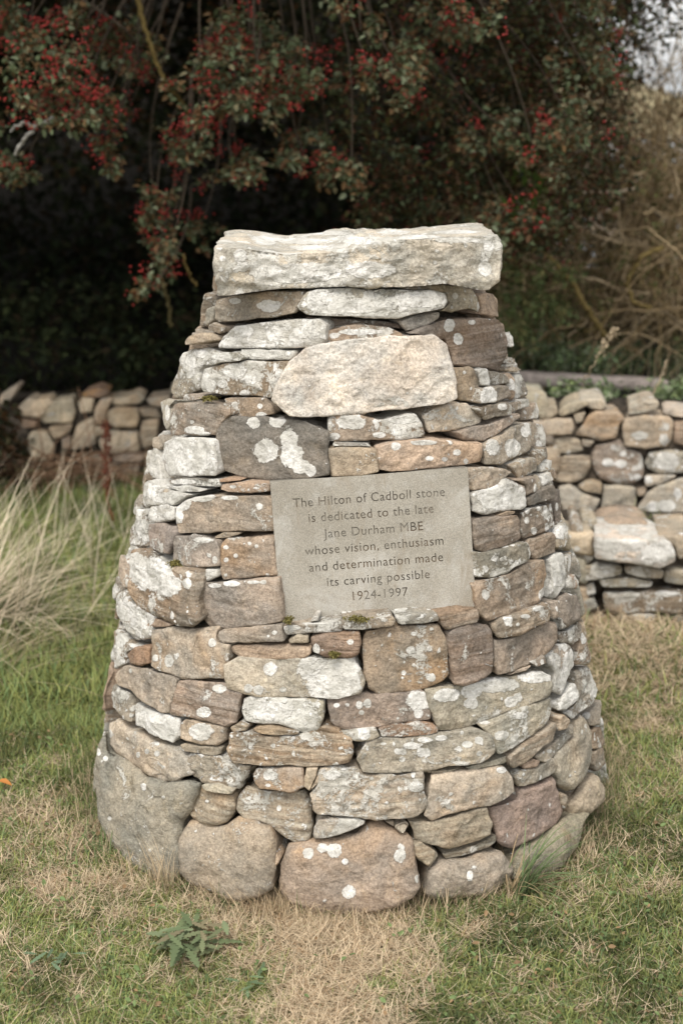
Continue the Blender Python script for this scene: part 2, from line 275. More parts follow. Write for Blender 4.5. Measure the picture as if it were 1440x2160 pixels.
# ------------------------------------------------------------------ the stones, traced from the photograph
REG = {'A': (340, 440, 3.6), 'B': (720, 440, 3.1304), 'C': (220, 980, 3.4286), 'D': (560, 960, 3.1304), 'E': (940, 960, 3.6),
       'F': (180, 1480, 3.), 'G': (560, 1440, 4.), 'H': (840, 1420, 3.1304), 'P': (0, 0, 1.), 'W': (1120, 820, 3.725), 'L': (0, 300, 2.919)}
TINT = {'y': (.56, .455, .30), 'g': (.36, .305, .235), 'b': (.315, .245, .175), 't': (.43, .35, .245), 'w': (.60, .56, .51), 'd': (.20, .172, .145), 'p': (.40, .295, .205),
        'o': (.38, .235, .135), 'e': (.385, .35, .27), 's': (.33, .315, .275), 'q': (.50, .44, .345)}
def S(reg, tint, lich, pts, spots=(), **k): return dict(reg=reg, tint=tint, lich=lich, pts=pts, spots=spots, **k)
STONES = [
S('A','g',.45,[(415,690),(520,665),(720,640),(900,620),(1060,618),(1075,650),(1025,745),(1010,790),(850,825),(640,850),(430,868),(400,850),(410,760)],[(820,740,110,60),(560,700,60,30)],bed=.3),
S('A','e',.4,[(340,760),(420,735),(410,800),(390,860),(345,905)]),
S('A','g',.3,[(355,880),(400,860),(470,895),(465,945),(430,955),(350,915)]),
S('A','t',.1,[(180,1000),(210,970),(330,935),(380,940),(420,975),(415,1000),(300,1025),(185,1038)],prot=.02),
S('A','g',1.,[(410,1030),(440,975),(560,890),(720,865),(900,850),(1190,830),(1240,880),(1240,990),(1190,1050),(960,1065),(780,1060),(560,1060),(420,1062)],[(520,1010,70,40),(640,930,70,60),(860,960,70,70),(1060,940,80,60),(440,1020,30,40),(760,1030,60,30),(950,900,50,30)]),
S('A','s',.7,[(590,1065),(700,1068),(1010,1080),(1015,1110),(980,1150),(830,1150),(625,1145)],[(800,1110,150,25)]),
S('A','e',.65,[(62,1380),(100,1290),(170,1090),(220,1060),(350,1055),(450,1075),(440,1130),(330,1180),(290,1230),(285,1380),(220,1400),(150,1445),(90,1440)],[(220,1200,60,110),(300,1100,70,40)],rnd=.03),
S('A','s',.6,[(340,1150),(400,1105),(480,1085),(570,1090),(620,1130),(600,1155),(480,1170),(370,1195),(310,1190)],[(450,1130,80,25)],prot=.012),
S('A','b',.55,[(280,1320),(300,1220),(370,1195),(500,1165),(720,1155),(930,1165),(960,1200),(900,1300),(830,1440),(700,1425),(480,1415),(300,1395)],[(560,1230,120,70),(470,1330,50,40),(640,1400,50,30),(660,1290,40,50),(340,1280,40,40)],och=.4),
S('P','w',.1,[(570,845),(577,820),(600,775),(640,735),(660,728),(720,716),(800,708),(925,708),(948,725),(955,760),(965,810),(968,840),(940,852),(850,865),(720,875),(640,880),(610,878),(590,862)],prot=.035,depth=.16,och=.22,tall=1,label='large pale cream slab above the plaque'),
S('P','b',.45,[(686,722),(690,696),(722,687),(770,683),(822,689),(852,704),(855,716),(800,714),(720,722)],[(760,700,60,8),(705,708,14,8)],prot=-.008,och=.4),
S('P','d',.3,[(646,668),(720,672),(800,677),(842,682),(846,694),(800,690),(720,690),(662,694)],prot=-.03),
S('A','g',.4,[(170,1410),(240,1405),(320,1415),(310,1445),(240,1460),(170,1455)]),
S('A','g',.35,[(65,1490),(110,1475),(480,1470),(500,1560),(440,1620),(390,1720),(300,1725),(180,1720),(80,1725),(70,1600)],[(250,1680,100,40),(330,1710,60,20)]),
S('A','s',.5,[(10,1470),(60,1440),(110,1450),(70,1490),(75,1640),(40,1690),(15,1600)],[(50,1550,25,80)]),
S('A','b',.25,[(480,1440),(620,1430),(780,1440),(840,1500),(850,1560),(720,1590),(520,1600),(500,1540)],[(750,1500,25,25),(760,1565,50,25)],och=.3),
S('A','d',.0,[(385,1700),(430,1620),(500,1580),(650,1590),(850,1600),(960,1600),(1080,1605),(1240,1690),(1250,1850),(1255,2035),(1100,2060),(830,2070),(600,2040),(420,1990),(390,1850)],[(700,1630,60,55),(880,1610,80,65),(800,1840,120,115),(970,1760,85,95),(990,1880,110,120),(1060,1960,90,70),(1130,1990,55,60)],label='dark grey stone with round white lichens'),
S('A','w',1.,[(0,1890),(30,1770),(110,1735),(300,1735),(390,1760),(395,2000),(370,2030),(250,2035),(60,2035),(10,1990)],[(200,1890,230,190)]),
S('P','g',.7,[(310,950),(330,945),(340,985),(345,1015),(320,1010),(305,980)]), S('P','g',.5,[(324,922),(345,915),(350,940),(335,950),(325,945)]),
S('P','s',.9,[(629,645),(645,615),(673,609),(737,605),(784,608),(912,613),(940,620),(945,638),(938,650),(892,660),(838,673),(780,670),(720,668),(648,664),(636,655)],[(690,630,50,18),(880,632,75,22),(760,645,80,20),(700,655,40,12)],prot=.02),
S('B','e',.4,[(400,515),(540,500),(660,500),(800,515),(870,530),(900,600),(915,660),(900,690),(840,660),(720,680),(650,680),(710,640),(690,560),(560,540),(410,530)],[(750,575,25,25),(905,650,15,50)],prot=-.01),
S('B','p',.15,[(895,570),(940,555),(1000,560),(1030,600),(1040,720),(980,715),(910,700),(920,640)],prot=-.01),
S('B','s',.1,[(380,745),(480,705),(650,680),(655,720),(560,780),(430,810)]),
S('B','d',.1,[(490,830),(560,780),(640,740),(720,720),(880,720),(1040,725),(1085,770),(1110,880),(1110,1000),(1060,1080),(960,1060),(860,1040),(750,1035),(735,950),(700,850),(600,835)],[(710,770,45,60),(770,860,40,50),(860,750,30,20)],och=.35,tint2=(.25,.205,.165)),
S('B','w',1.,[(1100,800),(1130,850),(1135,915),(1110,920)],[(1115,860,40,60)]), S('B','g',.6,[(1110,980),(1140,990),(1140,1030),(1110,1030)]),
S('B','g',.3,[(1090,1060),(1130,1040),(1185,1062),(1160,1075),(1100,1078)]),
S('B','b',.3,[(760,1050),(840,1035),(890,1060),(915,1130),(915,1250),(890,1285),(780,1270),(775,1180)]),
S('B','s',.9,[(895,1060),(960,1050),(985,1140),(970,1175),(920,1170)],[(940,1120,50,60)]), S('B','g',.3,[(970,1070),(1060,1085),(1100,1110),(1110,1155),(1000,1170),(985,1140)]),
S('B','g',.3,[(920,1195),(1030,1170),(1110,1165),(1115,1240),(1020,1280),(915,1290)],[(970,1235,75,75)]),
S('B','p',.3,[(1065,1100),(1110,1085),(1140,1120),(1140,1250),(1120,1265),(1110,1160)]), S('B','s',.6,[(1140,1090),(1190,1090),(1215,1160),(1220,1240),(1150,1260),(1140,1160)]),
S('B','g',.75,[(890,1320),(960,1295),(1060,1280),(1110,1285),(1118,1360),(1030,1380),(950,1400),(910,1340)],[(1060,1310,40,30)]),
S('B','g',.5,[(1120,1290),(1200,1255),(1240,1255),(1240,1310),(1180,1320),(1120,1350)]), S('B','p',.5,[(1180,1330),(1280,1275),(1300,1330),(1290,1390),(1190,1400)]),
S('B','q',.3,[(540,1370),(600,1320),(720,1290),(850,1285),(900,1330),(945,1395),(890,1425),(760,1460),(580,1480)],och=.25),
S('P','p',.55,[(691,886),(698,876),(720,873),(758,874),(784,885),(813,886),(857,871),(877,872),(888,892),(897,916),(894,922),(848,927),(780,930),(693,932)],[(740,890,40,20),(836,910,15,13),(850,885,40,12),(800,917,18,8),(705,920,15,10)],och=.3),
S('B','g',.2,[(790,1480),(850,1450),(960,1420),(1080,1380),(1180,1350),(1190,1380),(1100,1440),(1000,1510),(930,1535),(830,1535)]),
S('B','g',.3,[(950,1560),(1040,1500),(1150,1430),(1260,1405),(1300,1440),(1270,1580),(1160,1640),(1050,1690),(960,1690)],[(995,1575,60,70),(1130,1580,65,80),(1215,1470,45,50)]),
S('B','g',.5,[(1270,1410),(1320,1420),(1340,1490),(1345,1570),(1290,1590),(1280,1530)]),
S('B','p',.15,[(250,1580),(330,1545),(460,1525),(640,1520),(830,1545),(940,1545),(945,1670),(800,1700),(560,1725),(330,1740),(260,1730)],[(360,1570,45,35),(540,1545,110,22),(760,1610,35,25),(580,1650,35,20),(680,1655,25,20),(820,1670,20,25)],och=.3),
S('P','t',.05,[(689,945),(720,942),(777,945),(800,951),(801,996),(761,1005),(701,1006),(694,990)]),
S('B','s',.5,[(-60,1545),(190,1555),(200,1572),(-60,1568)]),
S('B','g',.35,[(845,1720),(960,1705),(1100,1715),(1140,1740),(1060,1800),(1000,1850),(850,1860)],bed=.4),
S('B','e',.4,[(1110,1690),(1200,1650),(1280,1640),(1285,1730),(1160,1785),(1140,1740)]), S('B','g',.3,[(1275,1600),(1350,1570),(1355,1640),(1290,1700),(1280,1640)]),
S('B','g',.8,[(1290,1680),(1340,1660),(1390,1660),(1380,1730),(1310,1740)],[(1325,1700,20,30)]), S('B','w',.9,[(1310,1760),(1380,1735),(1390,1790),(1320,1840)],[(1350,1790,30,40)]), S('B','g',.6,[(1390,1710),(1415,1740),(1410,1800),(1390,1790)]),
S('C','s',.7,[(460,110),(560,95),(820,105),(830,160),(690,160),(470,140)],[(570,125,110,25)]),
S('C','o',.1,[(835,105),(920,95),(990,115),(840,130)]),
S('C','p',.3,[(840,140),(1000,130),(1190,140),(1195,195),(1060,205),(880,200),(835,180)],[(930,160,30,15),(1100,170,30,12)],och=.5),
S('C','g',1.,[(275,150),(320,110),(380,170),(500,190),(600,220),(500,290),(340,295),(280,320)],[(450,240,140,50),(340,190,40,60)]),
S('C','s',.9,[(450,160),(600,150),(715,185),(690,200),(560,200)]),
S('C','b',.1,[(505,310),(580,260),(640,235),(800,215),(1170,225),(1195,260),(1195,480),(1130,485),(980,480),(880,490),(740,495),(520,500),(505,420)],[(560,270,90,90),(700,235,140,45),(540,380,45,60),(900,240,80,20)],tint2=(.325,.26,.205)),
S('C','g',.9,[(315,390),(340,300),(420,290),(500,300),(500,400),(380,420),(325,400)],[(350,370,45,55),(470,370,35,40)]),
S('C','b',.1,[(320,430),(420,425),(500,450),(510,510),(460,650),(380,630),(315,605)],tint2=(.30,.25,.2)),
S('C','g',.8,[(180,470),(240,370),(310,370),(320,480),(305,590),(250,595),(185,580)],[(290,540,20,50)]), S('C','g',.8,[(235,320),(280,320),(300,365),(230,400)]), S('P','g',.4,[(285,1060),(298,1040),(304,1062),(292,1090),(283,1085)]),
S('C','b',.1,[(470,600),(510,510),(640,510),(800,550),(820,620),(820,735),(760,740),(560,735),(470,690)],[(720,545,95,28),(800,690,25,35)],tint2=(.32,.265,.215)),
S('C','t',.1,[(840,560),(870,530),(1000,525),(1210,515),(1230,640),(1245,800),(1100,815),(850,840),(830,780),(835,650)],[(880,600,25,20),(950,660,22,25),(880,690,22,22),(1050,570,20,18),(1100,590,18,18),(880,800,20,18),(1180,795,18,14)],och=.45,tint2=(.38,.30,.215)),
S('C','b',.1,[(790,520),(860,490),(980,485),(990,500),(900,530),(800,535)]),
S('C','g',.35,[(140,640),(190,600),(290,600),(330,625),(480,720),(660,770),(670,880),(660,1000),(680,1130),(620,1170),(540,1165),(370,1090),(230,1030),(180,940),(140,870)],[(330,790,190,150),(470,870,110,110),(230,680,70,60),(600,860,40,50),(170,740,40,90)],rnd=.035,tall=1,och=.3),
S('C','g',.6,[(665,780),(740,750),(820,755),(825,810),(750,845),(680,850)],[(730,805,50,35)]),
S('C','g',.05,[(665,900),(690,855),(860,850),(1100,825),(1250,815),(1260,960),(1270,1140),(1100,1170),(920,1190),(740,1185),(690,1130),(655,1010)],[(800,875,60,22),(920,860,80,28),(1080,850,60,18),(1150,850,30,22)],tint2=(.35,.285,.23)),
S('C','g',1.,[(75,920),(130,910),(220,1010),(360,1080),(350,1140),(320,1250),(250,1270),(190,1270),(140,1170),(95,1090)],[(170,1060,70,90),(250,1140,80,80)]),
S('C','s',.9,[(60,900),(100,800),(140,860),(130,920),(75,980)]), S('C','g',.5,[(100,800),(135,640),(150,720),(185,900),(140,900)]),
S('C','b',.05,[(280,1170),(370,1105),(510,1155),(460,1175),(320,1180)]),
S('C','g',.15,[(325,1195),(500,1185),(800,1180),(815,1290),(890,1310),(885,1430),(860,1550),(700,1555),(520,1540),(400,1500),(310,1450),(325,1300)],[(470,1420,45,58),(370,1400,28,34),(530,1380,15,22),(780,1290,35,40)],och=.35,tall=1),
S('C','g',.2,[(820,1200),(940,1180),(1270,1150),(1290,1240),(1300,1280),(1100,1290),(850,1295),(820,1260)],[(1230,1215,25,20),(1185,1240,14,14)],bed=.4),
S('C','p',.1,[(905,1310),(1000,1300),(1300,1300),(1490,1310),(1490,1370),(1440,1410),(1120,1410),(960,1385),(905,1350)],bed=.5),
S('C','o',.1,[(165,1370),(230,1320),(320,1310),(320,1440),(270,1455),(180,1440)]),
S('C','g',.8,[(60,1200),(100,1180),(190,1290),(230,1320),(160,1370),(155,1440),(75,1480),(65,1350)],[(120,1270,50,60)]),
S('C','g',.15,[(70,1500),(160,1450),(310,1470),(500,1550),(490,1650),(440,1800),(390,1800),(240,1690),(190,1640),(70,1580)],[(190,1490,15,22)]),
S('C','g',.2,[(500,1600),(530,1560),(640,1560),(860,1580),(985,1660),(970,1720),(950,1870),(870,1900),(720,1850),(450,1810),(470,1720)],[(830,1620,65,45),(720,1790,70,50)]),
S('P','e',.1,[(471,1402),(500,1387),(560,1390),(640,1387),(700,1386),(745,1388),(757,1410),(768,1440),(755,1466),(716,1476),(660,1473),(600,1470),(545,1472),(512,1466),(474,1456)],[(700,1435,75,60),(655,1410,36,34),(735,1405,35,30),(570,1411,18,18),(524,1452,13,13),(545,1455,14,13),(597,1455,9,7)]),
S('C','g',.25,[(60,1580),(190,1650),(195,1800),(190,1870),(140,1850),(60,1760)]),
S('C','w',1.,[(200,1720),(250,1740),(400,1790),(540,1830),(540,1960),(500,2020),(400,1980),(210,1880)],[(370,1870,220,140)]),
S('C','t',.3,[(545,1880),(575,1840),(720,1860),(870,1895),(860,2000),(810,2040),(700,2035),(550,1980)],[(700,1930,110,80)]),
S('P','e',.85,[(510,1475),(530,1467),(600,1472),(660,1475),(682,1482),(684,1512),(668,1547),(640,1546),(597,1531),(550,1528),(514,1522),(506,1500)],[(570,1500,60,25),(530,1485,20,20)]),
S('C','t',.2,[(905,1900),(980,1860),(1040,1890),(1030,1930),(930,1940)]), S('C','t',.3,[(1060,1910),(1200,1895),(1400,1930),(1410,1955),(1250,1960),(1100,1945)]),
S('D','s',.6,[(115,1125),(490,1095),(510,1110),(505,1165),(300,1180),(125,1190)],[(180,1140,80,25),(350,1110,140,10)],bed=.8),
S('D','g',.35,[(495,1090),(840,1065),(860,1085),(850,1130),(640,1155),(510,1155)],bed=.5), S('D','s',.5,[(860,1070),(1000,1045),(1130,1040),(1145,1090),(1040,1115),(880,1120)],bed=.4),
S('D','g',.1,[(1140,1060),(1300,1010),(1400,1005),(1415,1060),(1400,1100),(1200,1160),(1160,1130)],bed=.9),
S('D','g',.3,[(145,1220),(200,1190),(285,1195),(280,1240),(160,1243)]), S('D','w',.3,[(290,1100),(320,1065),(352,1062),(352,1095)]),
S('D','o',.1,[(295,1200),(450,1170),(620,1165),(630,1230),(610,1310),(560,1340),(400,1340),(310,1300)],[(335,1285,30,55),(560,1235,30,25)],tint2=(.36,.25,.165)),
S('D','b',.4,[(640,1200),(660,1160),(900,1120),(1150,1115),(1190,1200),(1230,1450),(1180,1500),(1000,1560),(740,1588),(680,1550),(650,1440),(630,1290)],[(1090,1470,40,35),(960,1290,40,35),(910,1440,22,22),(980,1180,25,20)],och=.5,tint2=(.33,.25,.175)),
S('E','b',.05,[(20,1350),(70,1310),(180,1270),(340,1290),(360,1330),(360,1660),(280,1710),(150,1760),(70,1740),(45,1600),(20,1400)],tint2=(.33,.26,.20)),
S('E','w',1.,[(200,300),(240,270),(420,230),(430,195),(470,175),(520,190),(560,210),(610,230),(620,320),(635,390),(600,410),(460,425),(290,450),(210,430),(200,350)],[(430,330,240,120)],tint2=(.35,.27,.21)),
S('E','p',.15,[(210,500),(240,475),(400,465),(550,450),(580,490),(580,640),(540,660),(420,705),(290,740),(230,720),(210,600)],tint2=(.31,.25,.2)),
S('E','b',.1,[(390,460),(460,425),(530,425),(520,445),(420,470)]),
S('E','e',.7,[(220,740),(340,735),(480,690),(620,660),(650,700),(645,800),(540,850),(480,890),(360,930),(230,925),(230,820)],tint2=(.28,.25,.2)),
S('E','b',.2,[(225,950),(330,940),(480,900),(620,820),(770,790),(790,850),(790,1080),(740,1120),(600,1180),(480,1220),(340,1260),(260,1210),(235,1100)],[(750,1060,60,70),(300,1060,40,50)],och=.4,tint2=(.33,.25,.19)),
S('E','b',.3,[(370,1280),(430,1250),(600,1180),(790,1120),(810,1160),(800,1260),(660,1320),(540,1380),(420,1395),(375,1350)],[(600,1225,45,22),(490,1290,16,16),(545,1285,16,22),(690,1170,40,20)]),
S('E','b',.1,[(365,1410),(480,1390),(640,1330),(800,1260),(860,1270),(865,1430),(760,1520),(660,1580),(500,1640),(400,1670),(370,1600)],bed=.3,tint2=(.31,.24,.19)),
S('E','d',.3,[(590,560),(590,440),(640,400),(740,380),(820,360),(835,540),(720,600),(600,640)],[(612,495,25,35),(668,575,30,42),(755,410,18,40),(795,395,18,36),(765,555,20,50),(820,520,16,26),(615,420,25,35),(700,405,18,26)],tint2=(.26,.215,.175)),
S('E','d',.3,[(820,370),(860,250),(875,400),(870,500),(835,545)],[(840,390,14,40)]),
S('E','g',.2,[(610,690),(640,640),(760,600),(830,580),(835,740),(760,770),(680,790),(650,760)]),
S('E','b',.3,[(540,190),(640,160),(680,160),(690,280),(620,310),(610,230)],[(680,260,20,50)]), S('E','g',.4,[(690,150),(715,200),(715,270),(690,290)]),
S('E','d',.2,[(620,330),(700,270),(820,225),(845,260),(830,330),(740,360),(640,390)]),
S('E','s',1.,[(780,790),(830,750),(890,740),(895,830),(910,960),(870,1040),(820,1100),(790,1080),(800,950),(790,850)],[(840,810,50,70),(850,930,40,100)]),
S('E','g',.7,[(870,530),(910,500),(930,560),(905,680),(890,700),(840,700),(840,600)],[(895,560,22,35)]), S('E','g',.7,[(890,760),(940,730),(950,850),(930,960),(900,930)],[(938,800,12,60)]), S('E','p',.4,[(910,960),(970,900),(1000,960),(990,1020),(920,1010)]),
S('E','d',.1,[(860,1080),(920,1040),(1000,1060),(1030,1160),(1000,1260),(920,1310),(860,1270)],[(950,1050,30,20)],rnd=.03),
S('E','g',.4,[(795,1110),(850,1100),(855,1230),(815,1250)]), S('E','s',.7,[(855,1230),(900,1260),(905,1310),(870,1325)]),
S('E','g',.5,[(870,1340),(940,1320),(1000,1250),(1025,1280),(1010,1390),(960,1440),(865,1420)],[(945,1385,20,40)]),
S('E','b',.4,[(1010,1330),(1050,1380),(1090,1500),(1090,1580),(1000,1600),(990,1480)],[(1045,1390,30,60)]),
S('E','g',.9,[(770,1530),(800,1480),(920,1430),(985,1460),(990,1600),(920,1720),(880,1830),(830,1800),(820,1640),(790,1590)],[(930,1600,60,140),(970,1500,36,55),(890,1720,50,90),(820,1530,50,34)]),
S('E','w',1.,[(850,1900),(900,1820),(980,1730),(1010,1780),(1000,1860),(900,1940),(850,1940)],[(930,1850,90,110)]),
S('E','e',.7,[(980,1640),(1080,1590),(1110,1640),(1170,1800),(1130,1860),(1080,1930),(970,2005),(920,1960),(1010,1850),(1000,1740)],[(1140,1790,40,70)]),
S('E','g',.5,[(660,1580),(750,1520),(760,1580),(690,1610)]), S('E','g',.2,[(470,1672),(540,1630),(660,1590),(600,1640)]),
S('H','e',.25,[(190,120),(280,100),(520,65),(800,15),(960,-10),(1030,20),(1030,150),(900,200),(740,260),(560,345),(380,390),(280,390),(250,320),(220,240)],[(320,145,110,60),(640,75,190,65),(900,25,150,50),(480,120,90,60),(740,190,60,45),(480,200,60,50)]),
S('H','g',.3,[(1240,270),(1330,170),(1330,340),(1260,350)]), S('H','b',.3,[(1260,380),(1330,350),(1360,440),(1350,500),(1280,500)]), S('H','g',.3,[(1280,520),(1360,470),(1365,600),(1300,650),(1275,600)]),
S('F','e',.2,[(140,130),(190,100),(290,180),(440,250),(580,280),(640,340),(665,470),(560,505),(480,510),(400,480),(290,400),(180,340),(140,250)],[(155,205,24,36),(455,265,22,18),(455,328,22,22),(335,335,16,24),(390,315,18,20)],rnd=.035,tall=1,och=.25),
S('F','e',.1,[(50,370),(85,270),(130,190),(145,330),(260,390),(350,460),(480,515),(620,500),(680,520),(660,600),(630,690),(575,770),(560,900),(575,950),(560,1080),(520,1150),(400,1120),(270,1040),(170,920),(110,800),(60,660),(45,480)],[(85,320,20,30),(130,360,20,24),(155,740,16,18),(495,605,14,12)],base=1,rnd=.05,tall=1,tint2=(.31,.29,.225),label='largest grey green boulder at the foot'),
S('F','t',.1,[(585,860),(640,760),(700,740),(760,790),(880,790),(950,730),(1050,760),(1170,800),(1190,900),(1180,1200),(1100,1240),(960,1270),(860,1250),(800,1210),(650,1160),(590,1090)],base=1,rnd=.045,och=.35,tint2=(.37,.305,.22)),
S('F','t',.1,[(650,680),(700,560),(740,520),(800,570),(940,590),(945,680),(900,770),(800,800),(720,780),(660,720)],[(770,630,18,14)],rnd=.025,och=.4),
S('F','e',.1,[(735,525),(800,515),(940,565),(920,590),(800,575),(750,555)],prot=.01),
S('F','g',.5,[(635,320),(760,330),(860,350),(1040,410),(1010,480),(950,555),(860,535),(750,510),(680,490),(650,400)],rough=2.,och=.2),
S('F','g',.2,[(600,270),(640,260),(720,280),(860,285),(860,330),(830,345),(740,335),(610,310)]),
S('P','t',.45,[(473,1593),(483,1547),(530,1546),(560,1554),(630,1552),(680,1532),(712,1540),(740,1562),(741,1592),(735,1613),(695,1617),(620,1618),(560,1616),(490,1612)],bed=1.,prot=.012,label='finely layered tan stone with straight beds'),
S('F','p',.15,[(1060,460),(1080,420),(1370,415),(1385,540),(1300,575),(1200,560),(1100,555),(1065,500)],[(1170,470,60,40),(1155,530,22,14)],och=.5,tint2=(.39,.30,.22)),
S('F','e',.25,[(945,640),(960,590),(1010,530),(1100,560),(1380,565),(1415,640),(1430,830),(1400,880),(1330,895),(1270,870),(1180,790),(1090,755),(1000,745),(950,690)],[(1035,612,20,18),(1225,675,18,24),(1225,612,16,12)]),
S('F','g',.2,[(1170,980),(1220,960),(1230,1020),(1195,1050)]), S('F','s',.3,[(620,650),(655,640),(650,690),(625,690)]),
S('G','p',.2,[(515,150),(560,140),(800,80),(900,100),(1170,90),(1300,60),(1390,100),(1405,180),(1395,310),(1200,330),(1060,350),(900,400),(780,410),(600,400),(545,330)],[(1290,150,140,110),(1290,260,50,50),(860,180,42,52),(790,190,36,45),(810,252,28,24),(690,185,28,26),(600,190,34,26)],tint2=(.30,.225,.18),bed=.2),
S('G','e',.5,[(620,430),(760,405),(930,400),(970,460),(900,490),(780,500),(690,480)]),
S('P','o',.4,[(798,1538),(825,1528),(880,1522),(905,1524),(925,1535),(926,1545),(905,1550),(850,1555),(805,1555)]),
S('P','e',.3,[(752,1605),(768,1580),(773,1563),(810,1557),(880,1553),(1012,1538),(1040,1549),(1050,1578),(1048,1592),(1018,1612),(960,1618),(897,1626),(840,1631),(765,1634)],[(838,1585,10,9),(850,1586,9,10),(888,1588,13,12),(900,1588,9,13),(848,1601,9,8),(868,1573,22,10),(808,1569,8,4),(895,1561,20,8),(930,1557,16,8),(985,1570,14,9),(1010,1562,12,10),(1010,1590,8,8)],bed=.25),
S('G','t',.1,[(320,880),(340,720),(440,715),(430,780),(370,920)]), S('G','t',.1,[(370,920),(440,780),(470,760),(460,840),(400,890)],och=.9),
S('G','q',.45,[(360,940),(440,880),(470,740),(580,700),(760,700),(830,780),(1060,775),(1340,760),(1360,850),(1360,1050),(1290,1140),(1170,1160),(900,1155),(760,1140),(440,1130),(390,1090),(385,1000)],[(560,780,100,50),(1270,880,80,60)],rough=1.6,prot=.01),
S('G','q',.5,[(400,1230),(440,1150),(600,1150),(780,1145),(850,1165),(830,1200),(700,1260),(500,1320),(410,1315)],tint2=(.38,.35,.29),bed=.3),
S('G','p',.1,[(110,1720),(125,1560),(190,1380),(300,1330),(640,1300),(760,1270),(880,1190),(980,1180),(1090,1250),(1200,1290),(1240,1370),(1270,1560),(1310,1720),(1250,1800),(1100,1890),(900,1960),(640,1985),(450,1980),(200,1890),(120,1790)],[(360,1440,58,64),(480,1395,58,56),(580,1415,82,80),(670,1508,36,34),(705,1765,72,72),(1130,1460,62,78)],base=1,rnd=.05,och=.35,tint2=(.385,.295,.22),label='big pinkish base boulder dotted with white lichen'),
S('G','e',.1,[(1090,1200),(1180,1170),(1210,1200),(1160,1285),(1085,1230)]), S('G','t',.1,[(1000,1170),(1080,1165),(1085,1220)]),
S('G','t',.15,[(1250,1370),(1310,1330),(1440,1420),(1430,1500),(1370,1555),(1270,1470)]), S('G','p',.1,[(40,1450),(90,1420),(125,1500),(80,1560),(45,1520)]),
S('H','e',.45,[(560,360),(700,290),(830,220),(1020,160),(1035,300),(960,360),(840,450),(740,510),(660,540),(630,430)],[(680,410,58,42),(800,280,60,30)]),
S('H','t',.15,[(740,560),(800,500),(920,410),(1050,320),(1060,360),(1030,440),(950,490),(870,580),(770,640),(745,610)],tint2=(.36,.305,.235)),
S('H','e',.2,[(910,540),(1000,470),(1090,390),(1155,335),(1150,400),(1060,500),(980,600),(920,580)],[(995,515,24,18)]),
S('H','t',.3,[(1050,280),(1100,270),(1130,310),(1110,370),(1060,380)]),
S('H','e',.1,[(440,620),(600,580),(710,540),(735,570),(700,600),(580,620),(480,640)],prot=-.01), S('H','e',.1,[(180,650),(330,640),(430,620),(330,660),(200,660)],prot=-.01),
S('H','p',.1,[(820,600),(890,560),(940,580),(920,620),(830,635)]), S('H','e',.3,[(775,680),(800,640),(920,620),(1020,560),(1050,600),(1030,660),(900,730),(800,755)],bed=.3),
S('H','t',.1,[(205,800),(235,680),(440,650),(640,620),(720,620),(770,700),(785,790),(730,830),(600,880),(480,890),(340,930),(230,985),(175,950)],[(680,640,45,30)],och=.35,tint2=(.43,.36,.275)),
S('H','t',.0,[(75,980),(200,980),(350,940),(500,900),(590,885),(630,1000),(620,1080),(500,1140),(340,1170),(230,1140),(130,1110),(110,1050)],och=.3),
S('H','e',.1,[(290,1190),(400,1165),(560,1110),(650,1060),(660,1100),(600,1150),(440,1200),(310,1230)],prot=-.012),
S('H','p',.15,[(600,890),(780,830),(800,760),(920,730),(1030,680),(1060,780),(1100,920),(1060,1000),(900,1090),(760,1160),(690,1130),(640,1000)],tint2=(.36,.26,.2),rnd=.03,och=.2,prot=-.01),
S('H','e',.2,[(1030,560),(1060,500),(1150,420),(1190,300),(1240,270),(1270,400),(1280,560),(1240,680),(1150,780),(1080,740),(1040,660)],rnd=.04,och=.2),
S('H','t',.1,[(195,1400),(210,1310),(300,1250),(420,1240),(560,1200),(700,1190),(780,1290),(770,1330),(690,1400),(600,1470),(440,1480),(250,1510),(185,1470)],[(470,1340,28,50),(500,1280,20,12)],base=1,rnd=.035,och=.25,tint2=(.35,.29,.215)),
S('H','e',.1,[(100,1150),(130,1130),(260,1180),(265,1210),(200,1280),(110,1220)]),
S('H','t',.0,[(780,1370),(830,1180),(960,1090),(1100,950),(1250,900),(1300,900),(1250,980),(1180,1110),(1040,1310),(930,1380)],base=1,rnd=.05,och=.3,tint2=(.33,.29,.20),prot=.0), S('H','t',.05,[(1130,860),(1220,700),(1290,660),(1340,750),(1330,870),(1230,940),(1150,930)],base=1,rnd=.05,prot=-.01),
S('H','t',.2,[(1060,790),(1110,800),(1120,860),(1090,900)]),
]
CAP = dict(reg='P', tint='e', lich=.45, pts=[(447,522),(470,520),(512,523),(554,534),(590,537),(640,535),(720,531),(777,516),(825,507),(873,503),(944,497),(1033,496),(1052,500),(1058,515),(1055,590),(1033,612),(1007,611),(943,598),(895,602),(841,606),(720,603),(645,609),(590,612),(484,623),(462,623),(451,579)],
    spots=[(512,563,18,13),(534,561,8,8),(545,555,8,8),(540,568,10,9),(498,570,9,8),(470,545,8,8),(620,590,60,10),(660,522,60,7),(760,510,50,8),(560,512,30,6),(880,500,60,6),(960,506,60,8),(1030,520,14,14),(1012,508,16,6),(565,503,45,9),(640,508,70,8),(735,503,55,7),(830,490,50,6),(965,489,60,5),(690,492,60,5),(640,575,110,26),(780,570,70,22)], tint2=(.47,.44,.37), och=.05)
